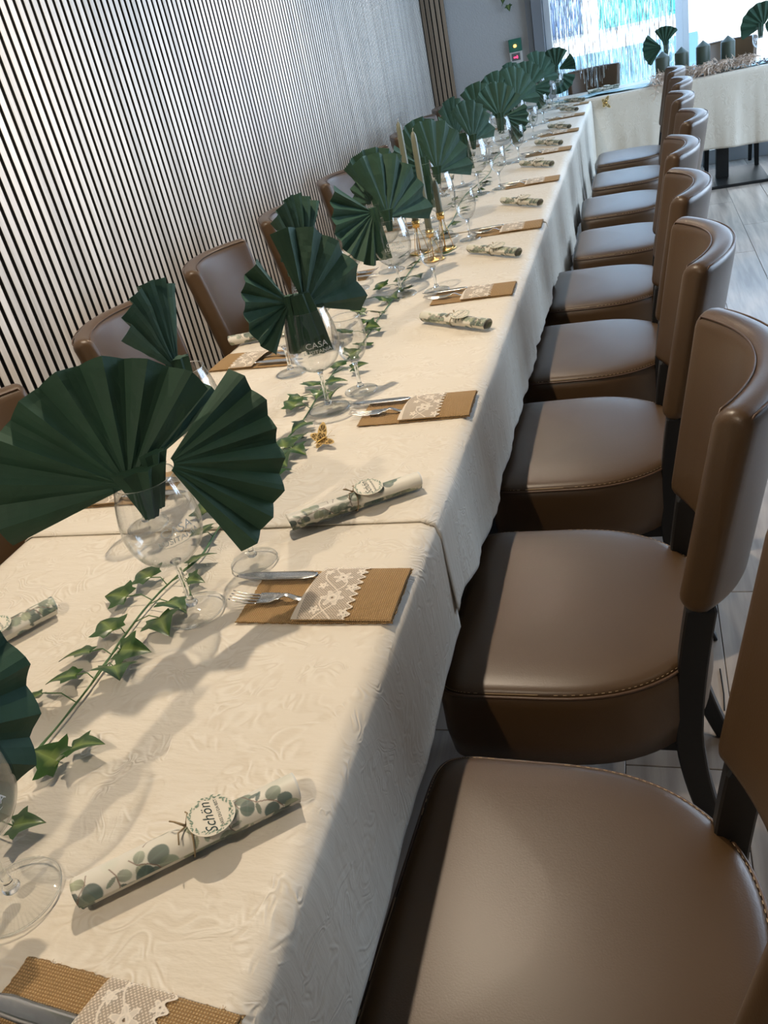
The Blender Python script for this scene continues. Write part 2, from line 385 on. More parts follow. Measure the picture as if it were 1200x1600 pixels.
for k in range(3):
    x = 1.62 + k*1.3
    q = MB(); q.box((x, -0.05, 1.12), (x+0.8, 0, 1.42)); q.build('window', M['teal_glass'], bl)

# ------------------------------------------------------------------ TABLES AND CLOTHS
def table(x0, x1, y0, y1, label, ped=True, plate=(0.28, 0.28), cy=None, cx=None):
    cx = (x0+x1)/2 if cx is None else cx; cy = (y0+y1)/2 if cy is None else cy
    t = thing('dining_table', label, 'table', (cx, cy, 0))
    q = MB(); q.box((x0-cx, y0-cy, 0.712), (x1-cx, y1-cy, 0.742)); q.build('tabletop', M['table_wood'], t, bevel=0.003)
    q = MB(); q.box((-0.045, -0.045, 0.02), (0.045, 0.045, 0.712)); q.build('column', M['black_wood'], t, bevel=0.004)
    q = MB(); q.box((-plate[0], -plate[1], 0), (plate[0], plate[1], 0.022)); q.build('base_plate', M['black_wood'], t, bevel=0.004)
    return t
names = ['nearest', 'second', 'third', 'last']
for k, (a, b) in enumerate(((-0.75, 1.05), (1.08, 3.15), (3.18, 5.25), (5.28, 7.02))):
    table(-0.79, -0.012, a, b, 'long dining table hidden under the %s cream tablecloth of the row' % names[k])
table(-0.80, 2.7, 7.07, 7.66, 'head table by the window with a square black pedestal base on the floor', cx=0.93, cy=7.20, plate=(0.30, 0.32))

def tablecloth(name, label, x0, x1, y0, y1, z, dropR, dropL, lift=0.0, seed=0, amp=0.018, endfront=None, ny=None, group='cream damask tablecloths'):
    """cloth over a table running along y; drapes down over both long sides (dropR(y), dropL(y))"""
    ny = ny or max(60, int((y1-y0)/0.012)); z = z + lift; r = 0.010
    prof = []
    for k in range(26): prof.append(('L', 1-k/25))
    for k in range(1, 50): prof.append(('T', k/50))
    for k in range(26): prof.append(('R', k/25))
    V = []
    for i in range(ny):
        y = y0 + (y1-y0)*i/(ny-1)
        for (sd, t) in prof:
            if sd == 'T':
                x = x0 + (x1-x0)*t
                zz = z + 0.0012*fn(x*5, y*4, seed) + 0.0006*fn(x*22, y*17, seed+3)
                # rounded edge
                e = min(x-x0, x1-x)
                if e < r: zz -= r - math.sqrt(max(0, r*r-(r-e)**2))
                V.append((x, y, zz))
            else:
                dr = dropR(y) if sd == 'R' else dropL(y)
                d = r + (dr-r)*t if t > 0 else r*0.9
                fold = math.sin(y*25 + 16*fn(y*1.3, 0, seed) + seed)*0.5*(0.5+fn(y*1.1, 5, seed)) + 0.9*fn(y*7, d*0.8, seed+1) + 0.35*fn(y*26, d*1.5, seed+2)
                out = 0.010*min(1, d/0.03) + (amp*(0.55+fold) * (d/0.25)**0.8) * (0.5 + 0.5*t)
                out = max(out, 0.004)
                V.append(((x1 + out) if sd == 'R' else (x0 - out), y, z - d))
    o = mesh(name, V, grid_faces(ny, len(prof)), M['cloth'], None, True)
    # faces point outward
    so = o.modifiers.new('thick', 'SOLIDIFY'); so.thickness = 0.0012; so.offset = 1 if True else -1
    tag(o, label, 'tablecloth', group); return o
Z = 0.75
tablecloth('tablecloth', 'cream damask tablecloth nearest the camera, under the big napkin fan', -0.80, 0.0, -0.8, 1.105, Z-0.004, lambda y: 0.225 + 0.008*fn(y*4), lambda y: 0.24, 0.0, 1, 0.004)
tablecloth('tablecloth', 'cream damask tablecloth second from the camera, under the gold butterfly', -0.80, 0.0, 1.092, 3.20, Z-0.004, lambda y: 0.18 + 0.05*min(1, max(0, (y-1.1)/0.3)) + 0.01*fn(y*5), lambda y: 0.24, 0.0028, 2, 0.012)
tablecloth('tablecloth', 'cream damask tablecloth third from the camera with deep side folds', -0.80, 0.0, 3.16, 5.30, Z-0.004, lambda y: 0.36 + 0.03*fn(y*3), lambda y: 0.24, 0.0056, 3, 0.014)
tablecloth('tablecloth', 'cream damask tablecloth at the far end of the long table', -0.80, 0.0, 5.27, 7.03, Z-0.004, lambda y: 0.42 + 0.02*fn(y*3), lambda y: 0.24, 0.0028, 4, 0.012)
# head table cloth (runs along x)
def headcloth():
    x0, x1, y0, y1, z = -0.82, 2.72, 7.05, 7.68, 0.752; nx = 300; V = []; prof = [('F', 1-k/30) for k in range(30)] + [('T', k/10) for k in range(11)] + [('B', k/12) for k in range(1, 13)]
    for i in range(nx):
        x = x0 + (x1-x0)*i/(nx-1)
        for sd, t in prof:
            if sd == 'T': V.append((x, y0+(y1-y0)*t, z + 0.001*fn(x*6, t*3)))
            else:
                dr = 0.50 if sd == 'F' else 0.2
                d = t*dr; fold = 0.5*math.sin(x*16 + 4*fn(x*1.7)) + fn(x*7, d, 4) + 0.3*fn(x*19, d*2, 2)
                out = 0.006 + max(0, 0.012*(0.6+fold)*(d/0.3))
                V.append((x, (y0-out) if sd == 'F' else (y1+out), z-d - (0.012*fn(x*2) if t > 0.9 else 0)))
    o = mesh('tablecloth', V, grid_faces(nx, len(prof)), M['cloth'], None, True)
    so = o.modifiers.new('thick', 'SOLIDIFY'); so.thickness = 0.0012
    tag(o, 'cream tablecloth hanging low in front of the head table by the window', 'tablecloth')
headcloth()
# satin runner on head table
V = []; nx = 240
for i in range(nx):
    x = -0.78 + 3.4*i/(nx-1)
    for j in range(16):
        t = j/15; V.append((x, 7.13 + 0.02*fn(x*3) + t*0.22, 0.7605 + 0.006*math.sin(t*11 + 2.5*fn(x*4, t)) + 0.006*fn(x*8, t*2)))
o = mesh('table_runner', V, grid_faces(nx, 16), M['runner'], None, True); so = o.modifiers.new('thick', 'SOLIDIFY'); so.thickness = 0.001
tag(o, 'teal satin runner lying crumpled along the head table', 'runner')

# ------------------------------------------------------------------ CHAIRS
def make_chair():
    t = thing('dining_chair', '', 'chair', (0, 0, 0))
    # seat outline: straight front (-x), round back (+x)
    def outline(n=72, inset=0.0):
        pts = []
        hw = 0.245-inset; xf = -0.215+inset; xb = 0.225-inset
        for k in range(n):
            a = 2*PI*k/n; ca, sa = math.cos(a), math.sin(a)
            if ca >= 0: e = 2.35; x = (xb+0.03)*abs(ca)**(2/e) - 0.03; y = hw*math.copysign(abs(sa)**(2/e), sa)
            else: e = 13.0; x = -0.03 - (abs(xf)-0.03)*abs(ca)**(2/e); y = hw*math.copysign(abs(sa)**(2/e), sa) * (1 - 0.05*abs(ca))
            pts.append((x, y))
        return pts
    n = 72; V = []
    levels = [(0.335, 0.024), (0.334, 0.010), (0.341, 0.001), (0.39, -0.004), (0.465, -0.003), (0.481, 0.000), (0.4855, 0.0035), (0.489, 0.0035), (0.4925, 0.005), (0.4965, 0.010), (0.4995, 0.020), (0.5025, 0.040), (0.505, 0.07), (0.507, 0.12), (0.508, 0.18)]
    for z, ins in levels:
        for (x, y) in outline(n, ins): V.append((x, y, z))
    Fs = grid_faces(len(levels), n, 0, True)
    V.append((0.0, 0, 0.509)); ci = len(V)-1; b0 = (len(levels)-1)*n
    for k in range(n): Fs.append((b0+k, b0+(k+1) % n, ci))
    Fs.append(tuple(reversed(range(n))))
    mesh('seat', V, Fs, M['leather'], t, True)
    q = MB(); q.tube([(x, y, 0.4872) for x, y in outline(n, 0.0005)], 0.0026, 6, closed=True); q.build('piping', M['leather_seam'], t, smooth=True)
    q = MB(); ol = outline(300, 0.0035)
    for k in range(0, 300, 2):
        a, b = Vector((*ol[k], 0.4922)), Vector((*ol[(k+1) % 300], 0.4922)); 
        q.tube([a, a.lerp(b, 0.85)], 0.0006, 4)
    q.build('stitching', M['thread'], t)['kind'] = 'stuff'
    # backrest: rounded slab swept along an arc, concave to the front (-x)
    def back_pt(s, th, z):      # s in -1..1 across, th = radial offset (+ = to the rear)
        lean = 0.052*(z-0.62)/0.32
        hw = 0.185 + 0.022*(z-0.61)/0.32; y = s*hw
        xc = 0.185 + 0.072*(1-abs(s)**2.1) + lean
        dx = -0.072*2.1*abs(s)**1.1*math.copysign(1, s)/hw; nrm = Vector((1, -dx)).normalized()
        return (xc + nrm.x*th, y + nrm.y*th, z)
    def sect(s):
        # thickness/height profile of the rounded rectangle at s ; shrinks at the ends
        e = max(0.0, (abs(s)-0.94)/0.06); k = math.sqrt(max(0.0, 1-e*e)); 
        hh = 0.1625 - 0.014*(1-k); th = 0.027*(0.30+0.70*k); zc = 0.7775
        ztop_crown = 0.004*(1-s*s); zbot = -0.006-0.020*(1-s*s)
        pts = []; r = min(0.024, th*0.95)
        corners = [(th-r, hh-r, 0), (-(th-r), hh-r, 1), (-(th-r), -(hh-r), 2), (th-r, -(hh-r), 3)]
        for (cx, cz, qd) in corners:
            for j in range(5):
                a = qd*PI/2 + j*PI/8
                px, pz = cx + r*math.cos(a), cz + r*math.sin(a)
                pz += ztop_crown if cz > 0 else zbot
                pts.append((px, zc+pz))
            if qd in (0, 2): pass
        # subdivide long sides
        out = []
        for i, p in enumerate(pts):
            out.append(p); nx_ = pts[(i+1) % len(pts)]
            if abs(nx_[1]-p[1]) > 0.1:
                for j in range(1, 6): out.append((p[0]+(nx_[0]-p[0])*j/6, p[1]+(nx_[1]-p[1])*j/6))
        return out
    ss = [-1, -0.997, -0.988, -0.975, -0.96, -0.94] + [-0.88 + 1.76*k/22 for k in range(23)] + [0.94, 0.96, 0.975, 0.988, 0.997, 1]
    V = []; 
    for s in ss:
        pts = sect(s); m_ = len(pts)
        for (th, z) in pts: V.append(back_pt(s, th, z))
    Fs = grid_faces(len(ss), m_, 0, True); Fs.append(tuple(range(m_))); Fs.append(tuple(reversed(range((len(ss)-1)*m_, len(ss)*m_))))
    o = mesh('backrest', V, Fs, M['leather'], t, True)
    # make normals consistent
    for ob in t.children:
        if ob.name.startswith(('seat', 'backrest')):
            bm = bmesh.new(); bm.from_mesh(ob.data); bmesh.ops.recalc_face_normals(bm, faces=bm.faces); bm.to_mesh(ob.data); bm.free()
    for off in (-0.0215, 0.0215):      # seams along the front and rear top edges and down the wings
        q = MB(); pts = []
        def seam(s, z):
            return back_pt(s, off*1.06, z)
        for k in range(9): pts.append(back_pt(-0.972, off*0.9, 0.64 + (0.915-0.64)*k/8))
        for k in range(31): s = -0.93 + 1.86*k/30; pts.append(back_pt(s, off*1.05, 0.9335 + 0.004*(1-s*s)))
        for k in range(9): pts.append(back_pt(0.972, off*0.9, 0.915 - (0.915-0.64)*k/8))
        q.tube(pts, 0.0017, 6); q.build('piping', M['leather_seam'], o, smooth=True)
    # legs
    def leg(pts, w, d, name='leg'):
        V = []; 
        for (x, y, z, k) in pts:
            V += [(x-d*k/2, y-w*k/2, z), (x+d*k/2, y-w*k/2, z), (x+d*k/2, y+w*k/2, z), (x-d*k/2, y+w*k/2, z)]
        q = MB(); Fs = grid_faces(len(pts), 4, 0, True); Fs.append((3, 2, 1, 0)); l = (len(pts)-1)*4; Fs.append((l, l+1, l+2, l+3)); q.add(V, Fs)
        q.build(name, M['black_wood'], t, bevel=0.003, seg=1)
    for sgn in (-1, 1):
        P = []
        for k in range(25):
            z = 0.66*(1-k/24); 
            x = 0.210 - 0.030*math.sin(min(1, (0.66-z)/0.32)*PI/2) + 0.085*max(0, (0.36-z)/0.36)**1.7
            P.append((x, sgn*(0.160 + 0.012*(0.66-z)/0.66), z, (1.0 if z < 0.612 else 0.45) if z > 0.3 else 1.0-0.25*(0.3-z)/0.3))
        leg(list(reversed(P)), 0.034, 0.044)
        leg([(-0.172, sgn*0.185, 0.0, 0.72), (-0.165, sgn*0.180, 0.2, 0.86), (-0.160, sgn*0.178, 0.337, 1.0)], 0.042, 0.042)
    q = MB(); q.box((-0.15, -0.165, 0.300), (0.17, -0.145, 0.335)); q.box((-0.15, 0.145, 0.300), (0.17, 0.165, 0.335)); q.box((-0.175, -0.16, 0.300), (-0.155, 0.16, 0.335)); q.box((0.165, -0.16, 0.300), (0.185, 0.16, 0.335))
    q.build('seat_frame', M['black_wood'], t, bevel=0.002, seg=1)
    return t
chair = make_chair()
ords = ['nearest the camera', 'second from the camera', 'third from the camera', 'fourth from the camera', 'fifth from the camera', 'sixth from the camera', 'seventh from the camera', 'eighth from the camera', 'ninth and last']
ry = [0.592, 1.215, 1.875, 2.500, 3.140, 3.790, 4.510, 5.200, 5.930]
rx = [0.222, 0.200, 0.190, 0.190, 0.200, 0.270, 0.260, 0.290, 0.290]
rr_ = [0.0, 0.0, 0.02, 0.01, -0.01, 0.0, 0.03, 0.0, 0.0]
for k in range(9):
    lab = 'brown leather chair with curved back in right row, %s' % ords[k]
    if k == 0:
        chair.location = (rx[0], ry[0], 0); chair.rotation_euler = (0, 0, -0.05); chair['label'] = lab; chair['group'] = 'leather chairs along the right side'
    else: dup(chair, (rx[k], ry[k], 0), rr_[k], lab, 'leather chairs along the right side')
ly = [0.54, 1.23, 1.90, 2.50, 3.16, 3.86, 4.55, 5.25, 5.90, 6.50]
lx = [-0.74, -0.735, -0.745, -0.735, -0.745, -0.74, -0.745, -0.745, -0.745, -0.745]
lo = [''] + ['%s' % s for s in ('cut by the left edge', 'first full chair back behind the big napkin fan', 'second full chair back', 'third full chair back', 'fourth full chair back', 'fifth full chair back', 'sixth full chair back', 'seventh full chair back by the brown slats', 'last beside the brown slats')]
for k in range(1, 10):
    dup(chair, (lx[k], ly[k], 0), PI + 0.03*fn(k*3.1), 'brown leather chair along the slatted wall, %s' % lo[k], 'leather chairs along the slatted wall')
# chairs behind the head table, backs to the window
dup(chair, (0.0, 7.60, 0), PI/2, 'brown leather chair behind the head table in front of the tinsel curtain', 'leather chairs behind the head table').scale = (0.8, 1, 0.97)
dup(chair, (1.02, 7.60, 0), PI/2, 'brown leather chair behind the head table half hidden by the pillar candles', 'leather chairs behind the head table').scale = (0.8, 1, 0.97)
dup(chair, (1.52, 7.60, 0), PI/2, 'brown leather chair behind the head table at the right edge', 'leather chairs behind the head table').scale = (0.8, 1, 0.97)

# ------------------------------------------------------------------ GLASSES
def prof_big():
    return dict(foot=[(0.0, 0.0), (0.044, 0.0), (0.0455, 0.0012), (0.044, 0.0026), (0.03, 0.0040), (0.014, 0.0068), (0.0070, 0.011)],
                stem=[(0.0070, 0.011), (0.0088, 0.0135), (0.0085, 0.017), (0.0052, 0.021), (0.0043, 0.035), (0.0042, 0.065), (0.0055, 0.084), (0.0085, 0.090)],
                bowl=[(0.0, 0.090), (0.010, 0.0905), (0.026, 0.096), (0.042, 0.109), (0.0515, 0.126), (0.0560, 0.146), (0.0555, 0.168), (0.0515, 0.192), (0.0455, 0.214), (0.0425, 0.226)])
def prof_small():
    return dict(foot=[(0.0, 0.0), (0.0365, 0.0), (0.0378, 0.0011), (0.0365, 0.0023), (0.026, 0.0036), (0.012, 0.006), (0.0060, 0.010)],
                stem=[(0.0060, 0.010), (0.0080, 0.0125), (0.0075, 0.016), (0.0048, 0.020), (0.0043, 0.03), (0.0043, 0.055), (0.006, 0.066), (0.009, 0.071)],
                bowl=[(0.0, 0.071), (0.010, 0.072), (0.022, 0.081), (0.031, 0.096), (0.0365, 0.115), (0.0378, 0.130), (0.0365, 0.148), (0.0335, 0.166), (0.0325, 0.174)])
def smooth_prof(p, n=4):
    out = []
    for i in range(len(p)-1):
        p0 = p[max(i-1, 0)]; p1 = p[i]; p2 = p[i+1]; p3 = p[min(i+2, len(p)-1)]
        for k in range(n):
            t = k/n
            out.append(tuple(0.5*((2*p1[j]) + (-p0[j]+p2[j])*t + (2*p0[j]-5*p1[j]+4*p2[j]-p3[j])*t*t + (-p0[j]+3*p1[j]-3*p2[j]+p3[j])*t**3) for j in (0, 1)))
    out.append(p[-1]); return [(max(r, 0.00005), z) for r, z in out]
def text_mesh(s, size, shear=0.0):
    cu = bpy.data.curves.new('txt', 'FONT'); cu.body = s; cu.size = size; cu.align_x = 'CENTER'; cu.shear = shear; cu.resolution_u = 3
    ob = bpy.data.objects.new('txt', cu); COL.objects.link(ob); bpy.context.view_layer.update()
    me = bpy.data.meshes.new_from_object(ob.evaluated_get(bpy.context.evaluated_depsgraph_get()))
    bpy.data.objects.remove(ob); return me
def make_glass(kind):
    P = prof_big() if kind == 'big' else prof_small()
    t = thing('wine_glass' if kind == 'big' else 'small_wine_glass', '', 'glass')
    bp = smooth_prof(P['bowl']); inner = [(max(r-0.0011, 0.0), z+0.0012) if i else (0.0, z+0.0025) for i, (r, z) in enumerate(bp)]
    inner = [(max(r, 0.00005), z if i < len(inner)-1 else bp[-1][1]) for i, (r, z) in enumerate(inner)]
    q = MB(); q.lathe(bp + [(bp[-1][0]-0.0005, bp[-1][1]+0.0006)] + inner[::-1], 48); q.build('bowl', M['glass'], t, smooth=True)
    q = MB(); q.lathe(smooth_prof(P['stem'], 3), 20, cap=True); q.build('stem', M['glass_solid'], t, smooth=True)
    q = MB(); q.lathe(P['foot'] + [(0.0, P['foot'][-1][1])], 48); q.build('foot', M['glass'], t, smooth=True)
    for nm_, rr_0, zz_0, rt in (('foot_rim', P['foot'][2][0]-0.0004, 0.0014, 0.0011), ('bowl_rim', bp[-1][0]-0.0003, bp[-1][1], 0.0007)):
        q = MB(); q.tube([(rr_0*math.cos(2*PI*k/48), rr_0*math.sin(2*PI*k/48), zz_0) for k in range(48)], rt, 6, closed=True); q.build(nm_, M['glass_solid'], t, smooth=True)
    if kind == 'big':
        pr = bp
        def rad(z):
            for (r0, z0), (r1, z1) in zip(pr, pr[1:]):
                if z0 <= z <= z1: return r0 + (r1-r0)*(z-z0)/max(1e-9, z1-z0)
            return pr[-1][0]
        for txt, size, zb in (('CASA', 0.017, 0.157), ('LUSITANIA', 0.0112, 0.145)):
            me = text_mesh(txt, size)
            for v in me.vertices:
                z = zb + v.co.y; r = rad(z) + 0.0004; a = v.co.x/r*1.15
                v.co = Vector((r*math.cos(a), r*math.sin(a), z))     # reads from +x
            link('lettering', me, M['etch'], t)
        q = MB()
        V = []
        for k in range(20):
            a = (-0.42 + 0.84*k/19); 
            for z in (0.1405, 0.1411): r = rad(z)+0.0004; V.append((r*math.cos(a), r*math.sin(a), z))
        q.add(V, grid_faces(20, 2)); q.build('lettering', M['etch'], t)
    return t
oN = ['first, cut by the left edge', 'second from the camera', 'third from the camera', 'fourth from the camera', 'fifth from the camera', 'sixth from the camera', 'seventh from the camera', 'eighth from the camera', 'ninth from the camera', 'tenth, at the far end']
bigR = [at(28, 1402, Z), at(305, 955, Z), at(515, 640, Z), at(628, 462, Z), at(698, 372, Z), at(750, 305, Z), at(790, 258, Z)]
bigR += [Vector((-0.335, y, Z)) for y in (5.36, 6.05, 6.75)]
smR = [Vector((-0.25, 0.16, Z)), at(398, 878, Z), at(565, 612, Z), at(683, 455, Z), at(735, 375, Z), Vector((-0.262, 3.93, Z)), Vector((-0.255, 4.62, Z)), Vector((-0.26, 5.42, Z)), Vector((-0.26, 6.1, Z)), Vector((-0.26, 6.85, Z))]
bigL = [Vector((-0.475, 1.285 + 0.72*k, Z)) for k in range(8)]
smL = [Vector((-0.535, 1.11, Z)), at(456, 584, Z), at(560, 453, Z)] + [Vector((-0.545, 2.547+0.72*k, Z)) for k in range(1, 6)]
def logo_rot(p):      # the print faces the diners on the right, turned a little to the camera
    return math.atan2(CAM.y-p.y, CAM.x-p.x)
gb = make_glass('big'); gs = make_glass('small')
def place(first, src, used, loc, rz, lab, grp):
    loc = Vector(loc); loc.z = Z + 0.0015 + (0.003 if 3.1 < loc.y < 5.3 else (0.001 if 1.1 < loc.y < 7.1 else 0))
    if not used: src.location = loc; src.rotation_euler = (0, 0, rz); src['label'] = lab; src['group'] = grp; return src
    return dup(src, loc, rz, lab, grp)
for k, p in enumerate(bigR):
    place(0, gb, k > 0, p, logo_rot(p) + (0.30 if k == 1 else 0.12), 'large wine glass holding a napkin, right-hand row, %s' % oN[k], 'large wine glasses on the right side of the table')
for k, p in enumerate(bigL):
    place(0, gb, True, p, PI, 'large wine glass holding a napkin, wall-side row, %s' % (oN[k] if k else 'behind the big double fan'), 'large wine glasses on the wall side of the table')
for k, p in enumerate(smR):
    place(0, gs, k > 0, p, 0, 'small empty wine glass, right-hand row, %s' % (oN[k] if k else 'first, beyond the left edge of the picture'), 'small wine glasses on the right side of the table')
for k, p in enumerate(smL):
    place(0, gs, True, p, 0, 'small empty wine glass, wall-side row, %s' % (oN[k] if k else 'hidden behind the big double fan'), 'small wine glasses on the wall side of the table')

# ------------------------------------------------------------------ NAPKINS
def fan_lobe(mb, piv, u, v, n, a0, a1, R, pleats, amp, seed, r0=0.010, droop=0.0):
    rays = 2*pleats + 1; nr = 13
    V = []
    SUB = 3
    cols = (rays-1)*SUB + 1
    for j in range(cols):
        f = j/SUB; i0 = int(math.floor(f)); fr = f - i0
        if i0 >= rays-1: i0 = rays-2; fr = 1.0
        def A(i): return a0 + (a1-a0)*(i + (0.22*fn(i*1.7, seed) if 0 < i < rays-1 else 0))/(rays-1)
        def H(i): return (1 if i % 2 else -1)*amp*(0.75+0.6*fn(i*2.3, seed+5))
        a = A(i0)*(1-fr) + A(i0+1)*fr; h = H(i0)*(1-fr) + H(i0+1)*fr
        Rj = R*(1 + 0.012*(1 if i0 % 2 else -1)*(1-2*fr) + 0.03*fn(f*0.5, seed+9))
        for k in range(nr):
            t = k/(nr-1); r = r0 + (Rj-r0)*t
            hh = h*t**0.9 + 0.006*fn(a*2.2, t*2, seed+3)*t + 0.0025*math.sin(fr*PI)*t*(1 if i0 % 2 else -1) + 0.0016*fn(a*9, t*7, seed)
            d = u*math.cos(a) + v*math.sin(a)
            V.append(piv + d*r + n*hh + Vector((0, 0, -droop*t*t)))
    mb.add(V, grid_faces(cols, nr))
def bundle(mb, p0, p1, r0, r1, folds, seed, u, n):
    nz = 9; m_ = folds*2; V = []
    for i in range(nz):
        t = i/(nz-1); c = p0.lerp(p1, t); rr = r0 + (r1-r0)*t**0.8
        for k in range(m_):
            a = 2*PI*k/m_; r = rr*(1.0 if k % 2 else 0.62)*(1+0.15*fn(k, seed, t))
            V.append(c + u*(math.cos(a)*r) + n*(math.sin(a)*r*0.62))
    f_ = grid_faces(nz, m_, 0, True); f_.append(tuple(reversed(range(m_)))); l = (nz-1)*m_; f_.append(tuple(l+k for k in range(m_)))
    mb.add(V, f_)
def basis(p, yaw, tilt=0.15):
    az = math.atan2(CAM.y-p.y, CAM.x-p.x) + yaw
    n = Vector((math.cos(az), math.sin(az), tilt)).normalized(); u = Vector((0, 0, 1)).cross(n).normalized(); v = n.cross(u); return u, v, n
D2 = PI/180
def napkin(g, lobes, label, seed, group, bundles=None, name='napkin_fan'):
    """g: foot of the glass.  lobes: (dx, dz, yaw, tilt, a0, a1, R, pleats, amp[, fwd])  dx along screen-right, dz above the rim"""
    rim = Vector((g.x, g.y, g.z + 0.228)); mb = MB()
    for i, L in enumerate(lobes):
        dx, dz, yaw, tilt, a0, a1, R_, pl_, amp = L[:9]; fwd = L[9] if len(L) > 9 else 0.0
        ub, vb, nb = basis(rim, 0, 0.0)
        u, v, n = basis(rim, yaw*D2, tilt)
        piv = rim + ub*dx + nb*fwd + Vector((0, 0, dz))
        fan_lobe(mb, piv, u, v, n, a0*D2, a1*D2, R_, pl_, amp, seed+i*7)
    ub, vb, nb = basis(rim, 0, 0.0)
    for (dx0, dz0, dx1, dz1, r0, r1) in (bundles or [(0.0, 0.024, 0.0, -0.075, 0.024, 0.016)]):
        bundle(mb, rim + ub*dx0 + Vector((0, 0, dz0)), rim + ub*dx1 + Vector((0, 0, dz1)), r0, r1, 7, seed, ub, nb)
    zmin = g.z
    o = mb.build(name, M['napkin'], None); o.data.shade_flat()
    so = o.modifiers.new('thick', 'SOLIDIFY'); so.thickness = 0.0007
    # origin at the napkin's own foot
    c = rim + Vector((0, 0, -0.08))
    for v_ in o.data.vertices: v_.co -= c
    o.location = c
    tag(o, label, 'napkin', group)
    return o
GR, GL = 'green napkin fans in the right-hand glasses', 'green napkin fans in the wall-side glasses'
# nearest glass: only the right half of its fan shows at the left edge
napkin(bigR[0], [(-0.035, 0.006, 10, 0.1, -75, 62, 0.150, 7, 0.010), (-0.05, 0.0, -10, 0.1, 110, 230, 0.16, 7, 0.010)], 'green paper napkin fan cut off by the left edge at the bottom', 11, GR)
# the big double fan
napkin(bigR[1], [(-0.022, -0.004, -4, 0.30, 33, 190, 0.172, 8, 0.013), (0.034, 0.012, 8, 0.35, -72, 34, 0.163, 7, 0.012, 0.012), (0.012, 0.004, 4, 0.95, 22, 62, 0.150, 2, 0.004, -0.028)],
       'large green napkin double fan spread wide in the foreground glass with etched print', 23, GR, [(0.0, 0.016, -0.008, -0.060, 0.040, 0.010), (0.024, 0.030, 0.006, -0.05, 0.020, 0.008)])
napkin(bigR[2], [(0.002, 0.006, 34, 0.1, -22, 98, 0.158, 5, 0.014), (-0.026, 0.020, 35, 0.1, 110, 232, 0.112, 6, 0.012)],
       'green napkin fan with a raised upper lobe, third glass from the camera', 37, GR, [(-0.002, 0.034, 0.012, -0.095, 0.022, 0.030), (-0.027, 0.036, -0.034, -0.085, 0.014, 0.020)])
LO = [(0.004, 0.004, 44, 0.15, -16, 112, 0.178, 6, 0.013), (-0.036, 0.026, 40, 0.1, 135, 258, 0.148, 7, 0.013)]
BU = [(0.004, 0.026, 0.002, -0.035, 0.020, 0.008), (-0.038, 0.040, -0.030, -0.11, 0.014, 0.026)]
lab4 = ['fourth glass from the camera beside the candles', 'fifth glass from the camera just behind the candles', 'sixth glass from the camera', 'seventh glass from the camera', 'eighth glass from the camera', 'ninth glass from the camera', 'last glass before the window']
for k in range(3, 10):
    L = [tuple(x) for x in LO]; s = 41+k*13
    if k == 5: L[0] = (0.0, 0.0, 52, 0.1, -5, 125, 0.165, 6, 0.012)
    if k in (6, 8): L = [(0.0, 0.0, 38, 0.15, 15, 140, 0.165, 6, 0.012), (0.02, 0.0, 30, 0.1, -75, 15, 0.14, 6, 0.012)]
    napkin(bigR[k], L, 'green napkin fan standing in the %s' % lab4[k-3], s, GR, BU if k not in (6, 8) else None)
for k, g in enumerate(bigL):
    if k == 0: L = [(-0.005, 0.0, 62, 0.05, 45, 140, 0.165, 6, 0.014), (0.0, 0.0, 30, 0.9, 150, 250, 0.07, 3, 0.008)]
    elif k == 1: L = [(0.0, 0.0, 58, 0.0, 40, 130, 0.165, 6, 0.013), (0.0, 0.0, 120, 0.1, -40, 40, 0.12, 4, 0.012)]
    else: L = [(0.0, 0.0, 45+10*math.sin(k*2), 0.0, 15, 130, 0.165, 6, 0.013), (-0.02, 0.0, -60, 0.1, 90, 190, 0.13, 5, 0.012)]
    napkin(g, L, 'green napkin fan in the wall-side row, %s' % ['upright and narrow behind the big double fan', 'behind the third glass', 'behind the fourth glass, left of the candles', 'behind the fifth glass, right of the candles', 'in front of the last chair backs', 'sixth from the camera', 'seventh from the camera', 'last of that row'][k], 131+k*9, GL)

